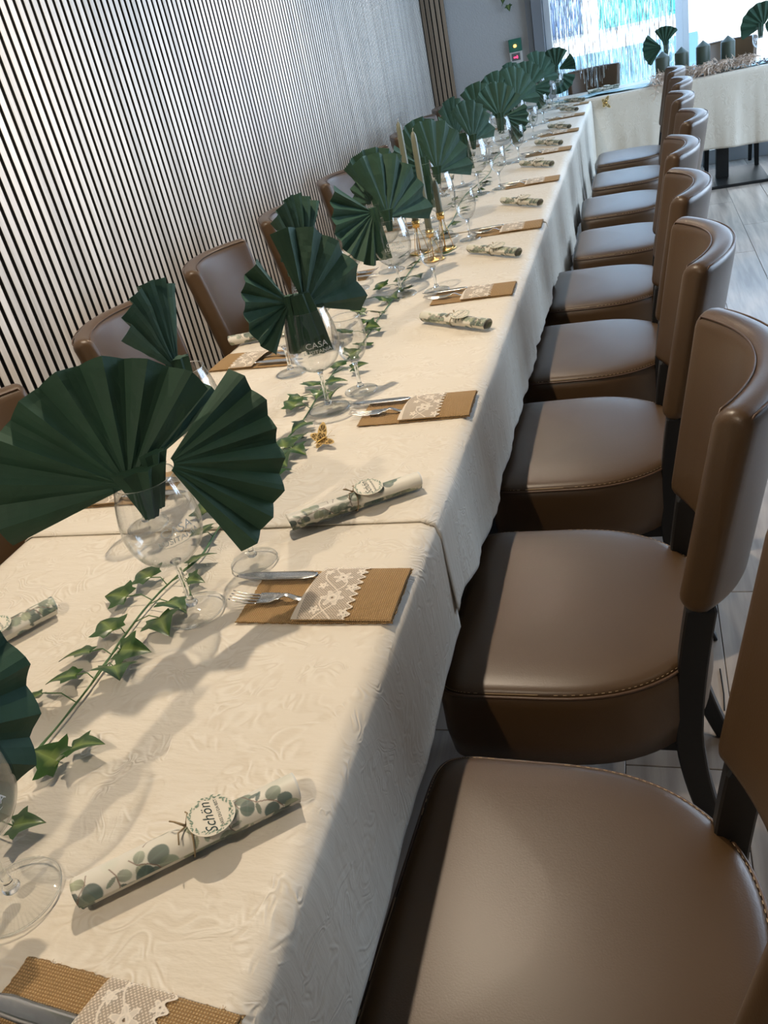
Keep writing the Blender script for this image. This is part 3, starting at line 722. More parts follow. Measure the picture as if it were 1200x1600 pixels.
# ------------------------------------------------------------------ POUCHES AND CUTLERY
def wav(x, y, s): return 0.0008 + 0.0012*abs(fn(x*20, y*20, s))
def make_pouch(seed, curl=0.0):
    t = thing('burlap_cutlery_pouch', '', 'cutlery pouch')
    L, W = 0.236, 0.126
    def sheet(name, x0, x1, z, lift, mat, par, w=W, fray=0.0012, nx=60, ny=34, xi=0, wob=0.0):
        V = []
        for i in range(nx):
            for j in range(ny):
                u_, v_ = i/(nx-1), j/(ny-1); x = x0 + (x1-x0)*u_; y = -w/2 + w*v_
                if j in (0, ny-1): y += (random.random()-0.5)*2*fray
                if i in (0, nx-1): x += (random.random()-0.5)*2*fray + wob*math.sin(v_*PI*14)
                if xi and i == 0: x += -0.0
                zz = z + wav(x, y, seed) + lift(x, y); V.append((x, y, zz))
        o = mesh(name, V, grid_faces(nx, ny), mat, par, True)
        so = o.modifiers.new('thick', 'SOLIDIFY'); so.thickness = 0.0011; so.offset = 1
        return o
    cornerlift = lambda x, y: curl*max(0, (-x-0.06)/0.06)*max(0, (-y/W+0.2))*0.012
    sheet('back_panel', -L/2, L/2, 0.0006, cornerlift, M['burlap'], t)
    # front pocket from x=-0.02 to +L/2, puffed over the handles; slanted opening
    puff = lambda x, y: 0.0092*max(0.0, math.cos(y/W*PI*0.98))**0.55*(1.0 - 0.75*max(0, (x+0.02)/(L/2+0.02))**1.5) + 0.0010
    nx, ny = 56, 34
    def pocket(name, xa, xb, dz, mat, w=W-0.002, alpha=False, nx=56, ny=34):
        V = []
        for i in range(nx):
            for j in range(ny):
                v_ = j/(ny-1); y = -w/2 + w*v_; sl = -0.014*(0.5-v_)
                x = xa + sl*(1 - i/(nx-1)) + (xb-xa)*i/(nx-1) if not alpha else xa + sl + (xb-xa)*i/(nx-1) - (sl*0.6)*(i/(nx-1))
                V.append((x, y, 0.0016 + dz + wav(x, y, seed+1) + puff(x, y)))
        return mesh(name, V, grid_faces(nx, ny), mat, t, True), V, nx, ny
    o, *_ = pocket('pocket', -0.022, L/2-0.001, 0.0, M['burlap']); so = o.modifiers.new('thick', 'SOLIDIFY'); so.thickness = 0.0011; so.offset = 1
    # lace band printed with flowers: fine mesh, threads opaque and holes open
    o, V, nx, ny = pocket('lace', -0.024, 0.058, 0.0019, M['lace'], nx=150, ny=200, alpha=True)
    a = np.array(V); x = (a[:, 0]+0.024)/0.082; y = a[:, 1]/W
    col = np.zeros((len(a), 4), dtype=np.float32); col[:, :3] = (0.74, 0.66, 0.55)
    mesh_net = ((np.sin(a[:, 0]*1500)*np.sin(a[:, 1]*1500)) > 0.25).astype(float)*0.45
    al = 0.36 + mesh_net
    rng = random.Random(seed)
    for (fx, fy, fr, pt) in ((0.012, -0.020, 0.017, 6), (0.014, 0.030, 0.014, 6), (-0.010, 0.008, 0.007, 5), (-0.008, -0.045, 0.007, 5), (0.034, 0.004, 0.008, 5), (-0.012, 0.045, 0.007, 5), (0.037, -0.05, 0.008, 5), (0.038, 0.048, 0.008, 5)):
        dx, dy = a[:, 0]-fx-0.008, a[:, 1]-fy; r = np.hypot(dx, dy); th = np.arctan2(dy, dx)
        rp = fr*(0.72+0.28*np.cos(pt*th))
        al = np.where(r < rp, 0.80, al); al = np.where(np.abs(r-rp) < 0.0011, 0.98, al); al = np.where(np.abs(r-fr*0.36) < 0.001, 0.98, al); al = np.where(r < fr*0.12, 0.1, al)
    for (cx, amp_, ph, k_) in ((0.018, 0.014, 0.5, 9.0), (0.012, 0.018, 2.7, 7.0)):
        c = cx + amp_*np.sin(a[:, 1]/W*k_+ph); al = np.where(np.abs(a[:, 0]-c) < 0.0011, 0.92, al)
    edge = (x > 0.93 + 0.05*np.sin(y*2*np.pi*9)); al = np.where(edge, 0.0, al)
    al = np.where((x > 0.89 + 0.05*np.sin(y*2*np.pi*9)) & ~edge, 0.95, al); al = np.where(x < 0.03, 0.9, al)
    col[:, 3] = al; set_vcol(o.data, col)
    # frayed threads along the edges
    q = MB()
    for k in range(46):
        sd = rng.choice((-1, 1)); x0 = rng.uniform(-L/2, L/2); p = Vector((x0, sd*W/2, 0.0015)); d = Vector((rng.uniform(-.6, .6), sd, rng.uniform(-.1, .25)))*rng.uniform(0.001, 0.0035)
        q.tube([p, p+d*0.6, p+d+Vector((rng.uniform(-.001, .001), 0, 0))], 0.00022, 3)
    q.build('frayed_threads', M['burlap'], t)['kind'] = 'stuff'
    return t
def make_fork():
    t = thing('fork', '', 'fork')
    # along -x are the tines (visible), handle along +x
    def prof(x):   # half width, z
        return 0
    V = []; nx = 40; ny = 7
    for i in range(nx):
        x = -0.062 + i/(nx-1)*0.135   # from the root of the tines to the handle end
        if x < -0.045: hw = 0.0122
        elif x < -0.02: hw = 0.0122 + (0.0038-0.0122)*((x+0.045)/0.025)**1.4 if x > -0.045 else 0.0122
        else: hw = 0.0038 + 0.0045*((x+0.02)/0.093)
        zc = 0.0022 + 0.0085*math.exp(-((x+0.018)/0.014)**2) + 0.0008
        if x < -0.04: zc = 0.0022 + 0.0085*math.exp(-((-0.04+0.018)/0.014)**2)*max(0, 1-((-0.04-x)/0.02)) + 0.001
        for j in range(ny):
            v_ = -1 + 2*j/(ny-1); V.append((x, v_*hw, zc + 0.0018*(v_*v_)*(1 if x < -0.03 else -0.6)))
    o = mesh('handle', V, grid_faces(nx, ny), M['steel'], t, True); so = o.modifiers.new('thick', 'SOLIDIFY'); so.thickness = 0.0016; so.offset = 0
    for k in range(4):
        y = -0.0102 + k*0.0068; q = MB(); P = []; R_ = []
        for i in range(12):
            s = i/11; x = -0.060 - 0.046*s; z = 0.0032 - 0.0002*s + 0.009*s**2.0; P.append((x, y*(1-0.12*s*0), z)); R_.append(0.0017*(1-0.45*s))
        q.tube(P, R_, 6); q.build('tine', M['steel'], t, smooth=True)
    return t
def make_knife():
    t = thing('knife', '', 'knife')
    V = []; nx = 40
    for i in range(nx):
        s = i/(nx-1); x = -0.125 + 0.135*s
        hw = 0.0098*min(1, (s/0.22))**0.55 if s < 0.85 else 0.0098 + (0.0055-0.0098)*(s-0.85)/0.15
        yo = 0.0022*(1-min(1, s/0.4))
        for j in range(5): v_ = -1 + j/2; V.append((x, yo + v_*hw, 0.0052 + 0.0016*s + 0.0006*(1-v_*v_)))
    o = mesh('blade', V, grid_faces(nx, 5), M['steel'], t, True); so = o.modifiers.new('thick', 'SOLIDIFY'); so.thickness = 0.0010
    q = MB(); q.tube([(0.006, 0, 0.0060), (0.03, 0, 0.0044), (0.06, -0.002, 0.0040), (0.085, -0.004, 0.0038)], [0.0024, 0.0024, 0.0026, 0.0026], 10)
    hb = q.build('handle', M['steel'], t, smooth=True)
    return t
pouch = make_pouch(1, 0.2); fork = make_fork(); knife = make_knife()
# (centre x, centre y, rotation)
PR = [(-0.122, 0.262, -0.09), (-0.117, 0.895, 0.0), (-0.119, 1.538, 0.03), (-0.128, 2.33, 0.02), (-0.119, 3.10, 0.03), (-0.120, 3.95, 0.02), (-0.118, 4.78, 0.0), (-0.118, 5.48, 0.02), (-0.118, 6.22, 0.0), (-0.118, 6.88, 0.0)]
PLt = [(-0.672, 0.50, PI), (-0.670, 1.255, PI+0.05), (-0.668, 1.96, PI-0.05), (-0.668, 2.72, PI), (-0.67, 3.42, PI+0.03), (-0.67, 4.14, PI), (-0.67, 4.86, PI), (-0.67, 5.58, PI), (-0.67, 6.3, PI)]
pord = ['nearest the camera at the bottom edge', 'second from the camera, beside the foreground glasses', 'third from the camera', 'fourth from the camera', 'fifth from the camera', 'sixth from the camera', 'seventh from the camera', 'eighth from the camera', 'ninth from the camera', 'last before the head table']
def zt(y): return Z - 0.0030 + (0.0056 if 3.16 <= y < 5.28 else (0.0028 if y >= 1.092 else 0.0)) + 0.0014
first = True
for side, arr in (('right-hand side', PR), ('wall side', PLt)):
    for k, (x, y, r) in enumerate(arr):
        lp = 'burlap cutlery pouch with lace band, %s, %s' % (side, pord[k])
        lf = 'steel fork in the burlap pouch, %s, %s' % (side, pord[k]); lk = 'steel knife in the burlap pouch, %s, %s' % (side, pord[k])
        ca, sa = math.cos(r), math.sin(r)
        fy, ky = -0.013, 0.042
        fx, kx = -0.038, -0.035
        if k == 0 and side[0] == 'r': fy, ky, fx, kx = -0.04, 0.015, -0.05, -0.005
        F_ = (x + ca*fx - sa*fy, y + sa*fx + ca*fy, zt(y)+0.0030); K_ = (x + ca*kx - sa*ky, y + sa*kx + ca*ky, zt(y)+0.0026)
        if first:
            for o, loc, l, g in ((pouch, (x, y, zt(y)), lp, 'burlap cutlery pouches'), (fork, F_, lf, 'forks in the pouches'), (knife, K_, lk, 'knives in the pouches')):
                o.location = loc; o.rotation_euler = (0, 0, r); o['label'] = l; o['group'] = g
            first = False
        else:
            dup(pouch, (x, y, zt(y)), r, lp, 'burlap cutlery pouches'); dup(fork, F_, r, lf, 'forks in the pouches'); dup(knife, K_, r, lk, 'knives in the pouches')

# ------------------------------------------------------------------ PRINTED PAPER ROLLS
def paint_print(Ls, circ, nu, nv, seed):
    """eucalyptus print: returns nu x nv x 4 colours over a Ls x circ sheet"""
    rng = random.Random(seed)
    U, W_ = np.meshgrid(np.linspace(0, Ls, nu), np.linspace(0, circ, nv), indexing='ij')
    C = np.ones((nu, nv, 4)); C[..., :3] = (0.70, 0.66, 0.56)
    def blend(mask, c, a): C[..., :3] = C[..., :3]*(1-(mask*a)[..., None]) + np.array(c)*(mask*a)[..., None]
    # watery washes
    for k in range(10):
        cx, cy, r = rng.uniform(0, Ls), rng.uniform(0, circ), rng.uniform(0.008, 0.018)
        d = np.hypot(U-cx, W_-cy)/r; blend(np.clip(1.1-d, 0, 1)**0.5, (0.55, 0.58, 0.47), 0.45)
    greens = [(0.22, 0.27, 0.20), (0.36, 0.40, 0.30), (0.12, 0.17, 0.14), (0.40, 0.43, 0.28), (0.30, 0.36, 0.26), (0.08, 0.14, 0.12)]
    def line(p, q, wd, c):
        d = np.array(q)-np.array(p); L2 = (d**2).sum(); t = np.clip(((U-p[0])*d[0]+(W_-p[1])*d[1])/L2, 0, 1)
        ds = np.hypot(U-p[0]-t*d[0], W_-p[1]-t*d[1]); blend(np.clip(1.5-ds/wd, 0, 1), c, 0.9)
    def leaf(cx, cy, a, l, w_, c):
        dx, dy = U-cx, W_-cy; x = dx*math.cos(a)+dy*math.sin(a); y = -dx*math.sin(a)+dy*math.cos(a)
        e = (x/l)**2 + (y/w_)**2; m_ = np.clip((1.05-e)/0.15, 0, 1); sh = 0.75+0.25*np.clip(x/l, -1, 1)
        C[..., :3] = C[..., :3]*(1-(m_*0.9)[..., None]) + (np.array(c)*sh[..., None])*(m_*0.9)[..., None]
        blend(np.clip((0.12-np.abs(y)/w_)/0.12, 0, 1)*m_, tuple(x_*1.5 for x_ in c), 0.35)
    for b in range(22):
        x, y = (b+0.5)/22*Ls + rng.uniform(-.008, .008), rng.uniform(0.1, 0.9)*circ; a = rng.uniform(0, 2*PI)
        for s in range(5):
            nx_, ny_ = x+0.0105*math.cos(a), y+0.0105*math.sin(a); line((x, y), (nx_, ny_), 0.00055, (0.17, 0.09, 0.06))
            x, y = nx_, ny_; a += rng.uniform(-0.6, 0.6)
            for sg in (-1, 1):
                if rng.random() < 0.85:
                    aa = a + sg*rng.uniform(0.8, 1.4); big = rng.random() < 0.55; l = rng.uniform(0.0068, 0.0115) if big else rng.uniform(0.006, 0.0095); w_ = l*(0.85 if big else 0.36)
                    leaf(x+math.cos(aa)*l*1.1, y+math.sin(aa)*l*1.1, aa, l, w_, rng.choice(greens))
    return C
def make_roll(variant):
    t = thing('paper_roll', '', 'paper roll')
    Ls = 0.232; nu, nv = (300, 150) if variant < 2 else (120, 60); turns = 1.35; V = []; circ = 2*PI*0.0175
    C = paint_print(Ls, circ*turns, nu, nv, 5+variant*3)
    for i in range(nu):
        x = -Ls/2 + Ls*i/(nu-1)
        for j in range(nv):
            th = 2*PI*turns*j/(nv-1) + 0.9; r = 0.0135 + 0.0022*j/(nv-1)
            x2 = x + 0.003*math.sin(th)*(-1 if i == 0 else (1 if i == nu-1 else 0))
            V.append((x2, r*math.cos(th)*1.18, 0.0146 + r*0.92*math.sin(th)))
    o = mesh('paper', V, grid_faces(nu, nv), M['paper'], t, True); set_vcol(o.data, C.reshape(-1, 4))
    so = o.modifiers.new('thick', 'SOLIDIFY'); so.thickness = 0.0005; so.offset = -1
    # twine around the middle with a bow
    q = MB()
    for dx, tl in ((0.0, 0.0), (0.0018, 0.5)):
        pts = [(0.0+dx+0.004*math.sin(a+tl), 0.0159*1.18*1.04*math.cos(a), 0.0146+0.0159*0.97*math.sin(a)) for a in [2*PI*k/28 for k in range(28)]]
        q.tube(pts, 0.0008, 6, closed=True)
    q.tube([(0, 0.002, 0.0312), (-0.009, 0.008, 0.038), (-0.013, 0.014, 0.0355), (-0.009, 0.012, 0.034), (0, 0.002, 0.0335)], 0.0009, 6)
    q.tube([(0, 0.002, 0.0312), (0.006, 0.012, 0.037), (0.004, 0.018, 0.034)], 0.0009, 6)
    q.tube([(0, 0.002, 0.0312), (-0.008, -0.006, 0.0350), (-0.011, -0.016, 0.030)], 0.0009, 6)
    q.build('twine', M['twine'], t, smooth=True)
    # round card tag lying on the roll
    tg = MB(); R = 0.0250; n = 48; c = Vector((0.0270, -0.002, 0.0335))
    tg.lathe([(0.00005, 0.0), (R, 0.0), (R, 0.0008), (0.00005, 0.0008)], n); to = tg.build('tag', M['tag_card'], t)
    to.location = c; to.rotation_euler = (0.10, 0.05, 0.0)
    me = text_mesh('Schön', 0.0162, 0.45)
    lo_ = link('lettering', me, M['ink'], to); lo_.location = (0.0022, -0.003, 0.00105); lo_.rotation_euler = (0, 0, PI/2)
    me = text_mesh('DASS DU DA BIST', 0.0046); lo_ = link('lettering', me, M['ink'], to); lo_.location = (0.0098, -0.001, 0.00105); lo_.rotation_euler = (0, 0, PI/2)
    wr_ = MB(); rng = random.Random(3)
    for k in range(64):
        a = 2*PI*k/64 + rng.uniform(-.04, .04); rr = R*rng.uniform(0.78, 0.95); p = Vector((rr*math.cos(a), rr*math.sin(a), 0.0011)); b = a + rng.choice((0.9, 2.2)) ; l = rng.uniform(0.0014, 0.0026)
        d = Vector((math.cos(b), math.sin(b), 0)); s_ = Vector((-d.y, d.x, 0)); wr_.add([p-d*l, p+s_*l*0.45, p+d*l, p-s_*l*0.45], [(0, 3, 2, 1)])
    wr_.build('wreath_print', M['wreath_ink'], to)['kind'] = 'stuff'
    return t
rollA, rollB, rollC = make_roll(0), make_roll(1), make_roll(2)
# centre from two end pixels in the photograph
def ends(a, b): 
    A, B = at(*a, Z+0.016), at(*b, Z+0.016); c = (A+B)/2; return c.x, c.y, math.atan2(B.y-A.y, B.x-A.x)
RR = [ends((120, 1395), (462, 1228)), ends((460, 815), (648, 753)), ends((658, 494), (768, 508)), ends((731, 388), (814, 395)), ends((784, 314), (847, 318)), ends((806, 256), (873, 257)),
      ends((831, 223), (885, 224)), ends((851, 197), (898, 198)), ends((868, 170), (911, 171)), ends((879, 157), (917, 155))]
RL = [(-0.655, 0.845, 2.05+PI*0), (-0.68, 1.53, PI), (-0.70, 2.14, PI+0.25), (-0.675, 2.93, 0.6+PI), (-0.68, 3.65, PI), (-0.68, 4.4, PI), (-0.68, 5.1, PI)]
rl0 = ends((-95, 1040), (32, 972)); RL[0] = rl0
rord = ['lying nearest the camera with a readable round tag', 'second from the camera, lying above the foreground pouch', 'third from the camera', 'fourth from the camera', 'fifth from the camera', 'sixth from the camera', 'seventh from the camera', 'eighth from the camera', 'ninth from the camera', 'last before the head table']
for k, (x, y, r) in enumerate(RR):
    src = rollA if k == 0 else (rollB if k == 1 else rollC); lab = 'eucalyptus-printed paper roll, right-hand side, %s' % rord[k]; loc = (x, y, zt(y)+0.001)
    if k < 3: src.location = loc; src.rotation_euler = (0, 0, r); src['label'] = lab; src['group'] = 'printed paper rolls'
    else: dup(src, loc, r, lab, 'printed paper rolls')
for k, (x, y, r) in enumerate(RL):
    dup(rollC, (x, y, zt(y)+0.001), r, 'eucalyptus-printed paper roll, wall side, %s' % (['cut by the left edge', 'hidden behind the big napkin fan'] + rord[2:])[k], 'printed paper rolls')

# ------------------------------------------------------------------ IVY GARLAND
def leaf_mesh():
    # five-lobed ivy leaf, petiole at the origin, tip along +x, unit length
    half = [(0.0, 0.0), (-0.10, 0.16), (-0.16, 0.34), (0.02, 0.36), (0.14, 0.52), (0.26, 0.60), (0.34, 0.36), (0.46, 0.30), (0.62, 0.22), (0.80, 0.12), (1.0, 0.0)]
    V = []; C = []; Fs = []
    # midrib points under each outline point, folded along the midrib
    for sgn in (1, -1):
        base = len(V)
        for (x, y) in half:
            V.append((x, sgn*y, 0.16*y + 0.10*math.sin(x*3)*0.6 - 0.12*y*y - 0.12*max(0, x-0.5)**1.5)); C.append((0.026, 0.075, 0.012, 1))
        for (x, y) in half:
            V.append((max(0, x)*0.98, sgn*y*0.45, 0.12*y + 0.06*math.sin(x*3) - 0.10*max(0, x-0.5)**1.5 - 0.015)); C.append((0.020, 0.058, 0.010, 1))
        for (x, y) in half:
            V.append((max(0, x)*0.98, 0, 0.05*math.sin(x*3) - 0.10*max(0, x-0.5)**1.5)); C.append((0.15, 0.21, 0.05, 1))
        n = len(half)
        for r in range(2):
            for i in range(n-1):
                a, b, c, d = base+r*n+i, base+r*n+i+1, base+(r+1)*n+i+1, base+(r+1)*n+i
                Fs.append((a, b, c, d) if sgn < 0 else (d, c, b, a))
    me = bpy.data.meshes.new('leaf'); me.from_pydata(V, [], Fs); me.shade_smooth(); set_vcol(me, C); me.materials.append(M['ivy']); return me
LM = leaf_mesh()
def garland(name, pts, leaves, label, group=None, r=0.0014):
    t = thing(name, label, 'garland', pts[0], 0, group); O = Vector(pts[0])
    P = [Vector(p)-O for p in pts]; S = []
    for i in range(len(P)-1):
        p0, p1, p2, p3 = P[max(i-1, 0)], P[i], P[i+1], P[min(i+2, len(P)-1)]
        for k in range(6):
            u_ = k/6; S.append(0.5*((2*p1) + (p2-p0)*u_ + (2*p0-5*p1+4*p2-p3)*u_*u_ + (3*p1-p0-3*p2+p3)*u_**3))
    S.append(P[-1])
    q = MB(); q.tube(S, r, 6); 
    q.tube([s + Vector((0.004*fn(i*0.23, 3), 0.0, 0.0012)) for i, s in enumerate(S)], r*0.8, 5)
    q.build('stem', M['stem_green'], t, smooth=True)
    for (p, a, size, tilt, roll_) in leaves:
        p = Vector(p)-O
        # nearest stem point
        s = min(S, key=lambda q_: (q_-p).length + 0.0)
        q = MB(); mid = (s+p)/2 + Vector((0.003, 0.004, 0.005)); q.tube([s, mid, p], 0.0009, 5); pt = q.build('petiole', M['stem_green'], t, smooth=True)
        o = link('leaf', LM, None, t, p, None); o.rotation_mode = 'ZYX'
        o.rotation_euler = (roll_, tilt, a); o.scale = (size, size*1.12, size)
        o.rotation_mode = 'XYZ'
    return t
# stem follows the middle of the table
ST = [at(px, py, Z+0.004) for px, py in ((-30, 1290), (20, 1215), (65, 1165), (120, 1098), (160, 1045), (190, 1000), (232, 945), (268, 908), (315, 868), (345, 820), (400, 745), (445, 690), (475, 655), (505, 605), (528, 575), (560, 545), (590, 500), (612, 470), (640, 425), (665, 395))]
# foreground leaves: (leaf base pixel, leaf tip pixel)
LV = [((112, 1168), (155, 1160)), ((92, 1190), (52, 1172)), ((65, 1083), (32, 1100)), ((118, 1055), (75, 1062)), ((140, 1018), (96, 1026)), ((176, 985), (143, 955)), ((198, 932), (157, 925)), ((235, 902), (205, 880)),
      ((188, 1015), (240, 1010)), ((176, 1040), (190, 1068)), ((262, 940), (288, 950)), ((248, 965), (262, 988)), ((295, 880), (332, 862)), ((293, 905), (314, 903)), ((20, 1290), (60, 1278)), ((310, 835), (335, 812)), ((322, 800), (312, 770)),
      ((445, 700), (430, 660)), ((455, 690), (482, 668)), ((440, 715), (455, 740)), ((455, 700), (480, 705)), ((430, 730), (433, 755)), ((470, 685), (490, 672)), ((462, 635), (438, 625)), ((470, 620), (432, 640)), ((490, 602), (462, 590)), ((500, 610), (478, 648)), ((512, 598), (540, 590)), ((520, 612), (508, 632)), ((478, 660), (455, 672)),
      ((530, 572), (512, 552)), ((545, 556), (562, 545)), ((556, 488), (575, 476)), ((572, 510), (595, 508)), ((588, 488), (610, 492)), ((583, 515), (600, 522)), ((570, 540), (552, 530)), ((550, 575), (572, 568)), ((540, 520), (520, 512)), ((600, 470), (585, 455)), ((612, 462), (630, 470)), ((620, 440), (640, 432)), ((598, 448), (578, 440)), ((640, 415), (660, 405)), ((630, 400), (650, 385)), ((650, 430), (668, 438)), ((560, 470), (545, 462)), ((575, 500), (560, 515)), ((700, 395), (712, 385)), ((640, 450), (622, 455))]
leaves = []
for i, (b, tp) in enumerate(LV):
    h = Z + 0.010 + 0.006*random.random(); B = at(*b, h); T = at(*tp, h+0.004); d = T-B; L_ = max(0.030, min(0.048, d.length*1.18))
    leaves.append((B, math.atan2(d.y, d.x), L_, random.uniform(-0.15, 0.12), random.uniform(-0.45, 0.45)))
garland('ivy_garland', ST, leaves, 'ivy garland with green leaves trailing along the middle of the long table')
# far half of the runner of ivy
rnd = random.Random(5); P2 = [Vector((-0.40 + 0.02*math.sin(k*1.3), 3.05 + 0.22*k, Z+0.006)) for k in range(18)]
lv2 = []
for k in range(46):
    y = 3.05 + rnd.random()*3.6; sg = rnd.choice((-1, 1)); x = -0.40 + sg*rnd.uniform(0.02, 0.045); lv2.append(((x, y, Z+0.012), (0 if sg > 0 else PI) + rnd.uniform(-.9, .9), rnd.uniform(0.03, 0.042), rnd.uniform(-.2, .1), rnd.uniform(-.4, .4)))
garland('ivy_garland', P2, lv2, 'ivy garland among the far glasses beyond the candles')
# ivy hanging at the top of the far wall
hp = [aty(790 + 6*math.sin(k*1.1), -90+ k*25, YW-0.03) for k in range(5)]
garland('ivy_garland', hp, [(aty(790+dx, yy, YW-0.04), -PI/2+ra, 0.05, 1.2, ra) for dx, yy, ra in ((5, -60, .3), (-6, -40, -.4), (6, -18, .2), (-4, -4, -.3), (4, 8, .5))], 'sprig of ivy hanging on the plaster wall at the top edge')
hp = [aty(641 + 2*k, -60 + k*24, YW-0.05) for k in range(5)]
garland('ivy_garland', hp, [(aty(646+dx, yy, YW-0.06), -PI/2+ra, 0.06, 1.2, ra) for dx, yy, ra in ((-3, -40, .3), (5, -25, -.4), (-4, 5, .2), (3, 16, -.3), (-1, 26, .5))], 'sprig of ivy hanging on the slatted wall corner at the top edge')

# ------------------------------------------------------------------ CANDLES WITH GOLD HOLDERS
def candlestick(px, topy, y, hz, zc, label_c, label_h, ring=True):
    base = aty(px[0], px[1], y); b = Vector((base.x, y, zt(y)+0.001))
    h = thing('candle_holder', label_h, 'candle holder', b)
    q = MB(); q.lathe([(0.00005, 0), (0.038, 0), (0.040, 0.002), (0.036, 0.004), (0.010, 0.006), (0.004, 0.009)], 32); q.build('base', M['gold'], h, smooth=True)
    q = MB(); q.tube([(0, 0, 0.004), (0, 0, zc-b.z-0.022)], 0.0022, 8)
    for a in (0, 2.1, 4.2): q.tube([(0.030*math.cos(a), 0.030*math.sin(a), 0.002), (0.018*math.cos(a), 0.018*math.sin(a), (zc-b.z)*0.5), (0.006*math.cos(a), 0.006*math.sin(a), zc-b.z-0.02)], 0.0011, 6)
    q.build('stem', M['gold'], h, smooth=True)
    q = MB(); q.lathe([(0.002, zc-b.z-0.026), (0.013, zc-b.z-0.024), (0.0138, zc-b.z), (0.0125, zc-b.z), (0.0118, zc-b.z-0.022), (0.002, zc-b.z-0.0235)], 24); q.build('cup', M['gold'], h, smooth=True)
    c = thing('taper_candle', label_c, 'candle', (b.x, b.y, zc-0.0215)); 
    q = MB(); H = hz - (zc-0.0215); q.lathe([(0.00005, 0), (0.0112, 0.0), (0.0110, H*0.25), (0.0100, H*0.8), (0.0095, H-0.022), (0.0078, H-0.010), (0.0035, H-0.002), (0.00005, H)], 24); q.build('wax', M['sage_wax'], c, smooth=True)
    q = MB(); q.tube([(0, 0, H-0.001), (0.0012, 0, H+0.006), (0.0030, 0, H+0.009)], 0.0009, 5); q.build('wick', M['wick'], c, smooth=True)
candlestick((677, 398), 0, 2.80, 1.160, 0.853, 'sage green taper candle in front, standing by the fourth napkin fan', 'gold wire candle holder under the front taper candle')
candlestick((655, 380), 0, 2.93, 1.185, 0.865, 'sage green taper candle at the back left, tallest in the picture', 'gold wire candle holder under the back left taper candle')
candlestick((694, 375), 0, 2.93, 0.985, 0.880, 'sage green taper candle shorter and half hidden behind the front one', 'gold wire candle holder with a bright cup beside the front candle')

# ------------------------------------------------------------------ BUTTERFLIES
def butterfly(name, loc, rot, size, label):
    t = thing(name, label, 'butterfly ornament', loc); t.rotation_euler = rot
    for sgn in (-1, 1):
        for (cx, cy, a, l, w_) in ((0.30, 0.42, 0.95, 0.62, 0.30), (-0.18, 0.30, 2.35, 0.42, 0.26)):
            nu, nv = 22, 30; V = []; C = []
            for i in range(nu):
                for j in range(nv):
                    rr = i/(nu-1); th = 2*PI*j/nv; px = rr*l*math.cos(th)*(1+0.08*math.cos(3*th)); py = rr*w_*math.sin(th)
                    x = cx + px*math.cos(a) - py*math.sin(a); y = cy + px*math.sin(a) + py*math.cos(a)
                    V.append((x*size, sgn*y*size, abs(y)*size*0.45))
                    gap = (abs(math.sin(th*4)) > 0.45) and 0.22 < rr < 0.8
                    C.append((0.10, 0.06, 0.02, 1) if gap else (0.62, 0.44, 0.18, 1))
            o = mesh('wing', V, grid_faces(nu, nv, 0, True), M['wing'], t, True); set_vcol(o.data, C); so = o.modifiers.new('thick', 'SOLIDIFY'); so.thickness = 0.0004
    q = MB(); q.tube([(-0.5*size, 0, 0.02*size), (-0.2*size, 0, 0.05*size), (0.2*size, 0, 0.06*size), (0.45*size, 0, 0.06*size)], [0.02*size, 0.07*size, 0.09*size, 0.05*size], 8)
    for s in (-1, 1): q.tube([(0.42*size, 0, 0.06*size), (0.7*size, s*0.12*size, 0.14*size), (0.95*size, s*0.25*size, 0.12*size)], 0.012*size, 4)
    q.build('body', M['gold'], t, smooth=True)
butterfly('butterfly_ornament', at(502, 688, Z+0.012), (0.5, -0.2, 0.5), 0.030, 'gold filigree butterfly on the cloth beside the ivy garland')
bb = aty(945, 161, 7.02); butterfly('butterfly_ornament', (bb.x, 7.02, bb.z), (1.3, 0, 0.4), 0.045, 'gold butterfly clipped to the front of the head table cloth')

# ------------------------------------------------------------------ HEAD TABLE DECORATION
HZ = 0.754
for k, (x, h, y) in enumerate(((0.525, 0.205, 7.27), (0.665, 0.200, 7.42), (0.815, 0.215, 7.40), (0.985, 0.215, 7.38))):
    t = thing('pillar_candle', 'olive green pillar candle with pointed top on the head table, %s' % ['leftmost of four', 'second from the left', 'third from the left', 'rightmost'][k], 'candle', (x, y, HZ), 0, 'pillar candles on the head table')
    q = MB(); q.lathe([(0.00005, 0), (0.048, 0), (0.050, 0.003), (0.050, h-0.045), (0.048, h-0.038), (0.004, h-0.002), (0.00005, h)], 28); q.build('wax', M['olive_wax'], t, angle=0.6)
    q = MB(); q.tube([(0, 0, h-0.003), (0.001, 0, h+0.008)], 0.001, 5); q.build('wick', M['wick'], t)
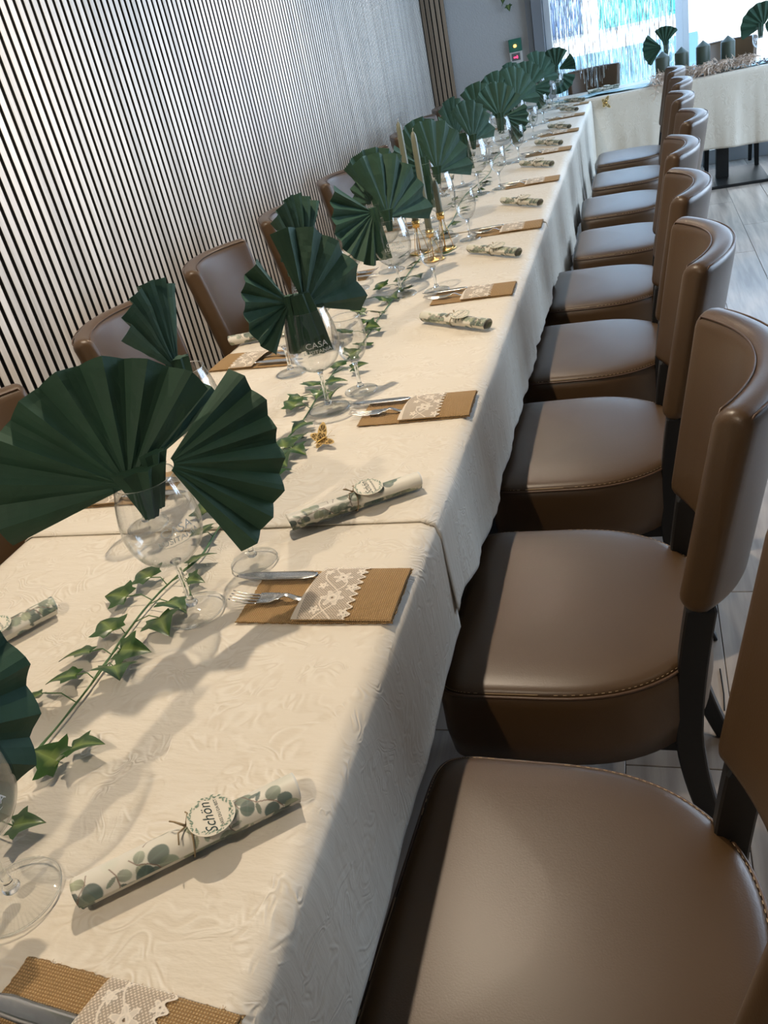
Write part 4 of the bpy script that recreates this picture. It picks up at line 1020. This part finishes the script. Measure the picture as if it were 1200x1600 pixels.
# feathers
def feathers():
    rng = random.Random(9); q = MB()
    for k in range(1700):
        s = rng.random(); x = 0.44 + 0.70*s; c = Vector((x + rng.uniform(-.02, .02), 7.12 + 0.03*math.sin(s*9) + rng.uniform(-.035, .05), HZ + 0.03 + rng.uniform(-0.01, 0.045)))
        if s < 0.1 and rng.random() < 0.6: c.z -= rng.uniform(0, 0.10); c.y -= 0.08
        d = Vector((rng.gauss(0, 1), rng.gauss(-0.3, 0.7), rng.gauss(0.15, 0.6))).normalized(); L = rng.uniform(0.025, 0.065)
        side = d.cross(Vector((rng.gauss(0, 1), rng.gauss(0, 1), 1))).normalized(); V = []
        for i in range(5):
            t = i/4; w_ = 0.0032*math.sin(PI*min(1, t*0.9+0.1)); p = c + d*L*t + Vector((0, 0, -0.018*t*t)); 
            p.z = max(p.z, (HZ+0.004) if p.y > 7.03 else p.z)
            V += [p - side*w_, p + side*w_]
        q.add(V, grid_faces(5, 2))
    o = q.build('feather_boa', M['feather']); c = Vector((0.79, 7.13, HZ))
    for v in o.data.vertices: v.co -= c
    o.location = c; tag(o, 'fluffy beige feather boa laid in front of the pillar candles', 'feather boa'); o['kind'] = 'stuff'
feathers()
q = MB(); rng = random.Random(4); t = thing('berry_sprig', 'dark sprig of tiny berries at the right end of the feather boa', 'sprig', (1.15, 7.15, HZ))
for k in range(9):
    a = rng.uniform(-0.6, 0.8); L = rng.uniform(0.05, 0.13); q.tube([(0, 0, 0.004), (L*0.5*math.cos(a), -0.02, 0.03), (L*math.cos(a), L*math.sin(a)*0.4, 0.012+0.02*rng.random())], 0.0012, 4)
q.build('twigs', M['berry'], t)
for k in range(14):
    b = MB(); c = (rng.uniform(-0.02, 0.13), rng.uniform(-.04, .03), rng.uniform(0.008, 0.04)); b.lathe([(0.0003, -0.006), (0.0045, -0.0035), (0.006, 0), (0.0045, 0.0035), (0.0003, 0.006)], 8, c); b.build('berry', M['berry'], t, smooth=True)
# glasses, fans, roll on the head table
for k, (x, y) in enumerate(((0.56, 7.50), (1.20, 7.34), (-0.245, 7.22))):
    o = dup(gb, (x, y, HZ+0.003), -PI/2, 'large wine glass on the head table, %s' % ['behind the first pillar candle', 'at the right edge', 'at the corner where the two tables meet'][k], 'large wine glasses on the head table')
    L = [[(-0.01, 0.0, 0, 0.0, 40, 125, 0.125, 5, 0.010), (-0.03, -0.01, 0, 0.0, 135, 235, 0.14, 6, 0.010)], [(0.02, 0.0, 0, 0.1, 55, 205, 0.155, 7, 0.012), (0.02, 0, 0, 0, -60, 50, 0.14, 5, 0.01)], [(0.0, 0.0, 0, 0.1, 50, 150, 0.15, 6, 0.012), (0.02, 0.0, -10, 0.1, -10, 45, 0.13, 4, 0.012), (0.0, -0.02, 10, 0.1, -110, -15, 0.15, 5, 0.012)]][k]
    napkin(Vector((x, y, HZ+0.003)), L, 'green napkin fan on the head table, %s' % ['behind the first pillar candle', 'at the right edge of the picture', 'in the corner glass before the tinsel curtain'][k], 301+k*17, 'green napkin fans on the head table')
dup(rollC, (0.09, 7.33, HZ+0.012), 0.15, 'paper roll lying on the teal runner by the table corner', 'printed paper rolls')
dup(rollC, (-0.30, 6.98, zt(6.98)+0.001), 0.25, 'dark end of a paper roll lying across the table corner', 'printed paper rolls')

# ------------------------------------------------------------------ TINSEL CURTAIN
rng = random.Random(12); q = MB()
for k in range(210):
    x = -0.30 + 0.93*(k+rng.random()*0.8)/210; y = YW-0.14 + rng.uniform(-.012, .012); ph = rng.random()*6; tw = rng.uniform(2, 7); V = []
    if rng.random() < 0.12: continue
    zb = rng.uniform(0.50, 0.62)
    for i in range(40):
        t = i/39; z = 2.42 + (zb-2.42)*t; a = ph + tw*t*3 + 1.5*fn(t*6, k*0.7); xx = x + 0.006*fn(z*2, k*1.3); w_ = 0.0021
        V += [(xx - w_*math.cos(a), y - w_*math.sin(a), z), (xx + w_*math.cos(a), y + w_*math.sin(a), z)]
    q.add(V, grid_faces(40, 2))
q.box((-0.31, YW-0.15, 2.42), (0.64, YW-0.13, 2.435))
o = q.build('tinsel_curtain', M['foil']); tag(o, 'silver tinsel strand curtain hanging in front of the left window', 'curtain'); o['kind'] = 'stuff'

# ------------------------------------------------------------------ SOCKET PANEL ON THE WALL
a = aty(797, 62, YW); b = aty(817, 108, YW)
t = thing('socket_panel', 'narrow white and green socket panel with glowing lamps on the far wall', 'socket panel', ((a.x+b.x)/2, YW, b.z))
H = a.z-b.z; w2 = 0.052
q = MB(); q.box((-w2, -0.035, 0), (w2, -0.001, H*0.60)); q.build('housing', M['socket'], t, bevel=0.004)
q = MB(); q.box((-w2, -0.040, H*0.60), (w2, -0.001, H)); q.build('upper_panel', M['teal_card'], t, bevel=0.003)
q = MB(); q.box((-0.036, -0.038, H*0.32), (0.034, -0.0345, H*0.55)); q.build('insert', M['socket_dark'], t, bevel=0.001)
q = MB(); q.box((-0.020, -0.040, H*0.40), (0.014, -0.0378, H*0.445)); q.box((0.006, -0.040, H*0.38), (0.012, -0.0378, H*0.48)); q.build('indicator', M['red_led'], t)
q = MB(); q.lathe([(0.0003, 0.012), (0.010, 0.010), (0.014, 0.0), (0.010, -0.010), (0.0003, -0.012)], 14, (0.0, -0.050, H*0.78)); q.build('lamp', M['orange_lamp'], t, smooth=True)
q = MB(); V0 = MB(); V0.lathe([(0.0003, 0.006), (0.017, 0.006), (0.019, 0.0), (0.0003, 0.0)], 20)
q.add([(x, -0.036 - z, H*0.15 + y) for x, y, z in V0.v], V0.f); q.build('knob', M['socket_dark'], t, smooth=True)

# ------------------------------------------------------------------ dark scratch in the floor beside the second chair, drawn as a thin tube
q = MB(); q.tube([at(1125, 1045, 0.002), at(1128, 1065, 0.0025), at(1131, 1085, 0.002), at(1132, 1110, 0.002)], 0.0016, 5)
o = q.build('floor_scratch', M['felt']); tag(o, 'short dark scratch in the floor planks beside the second right-hand chair', 'thread')
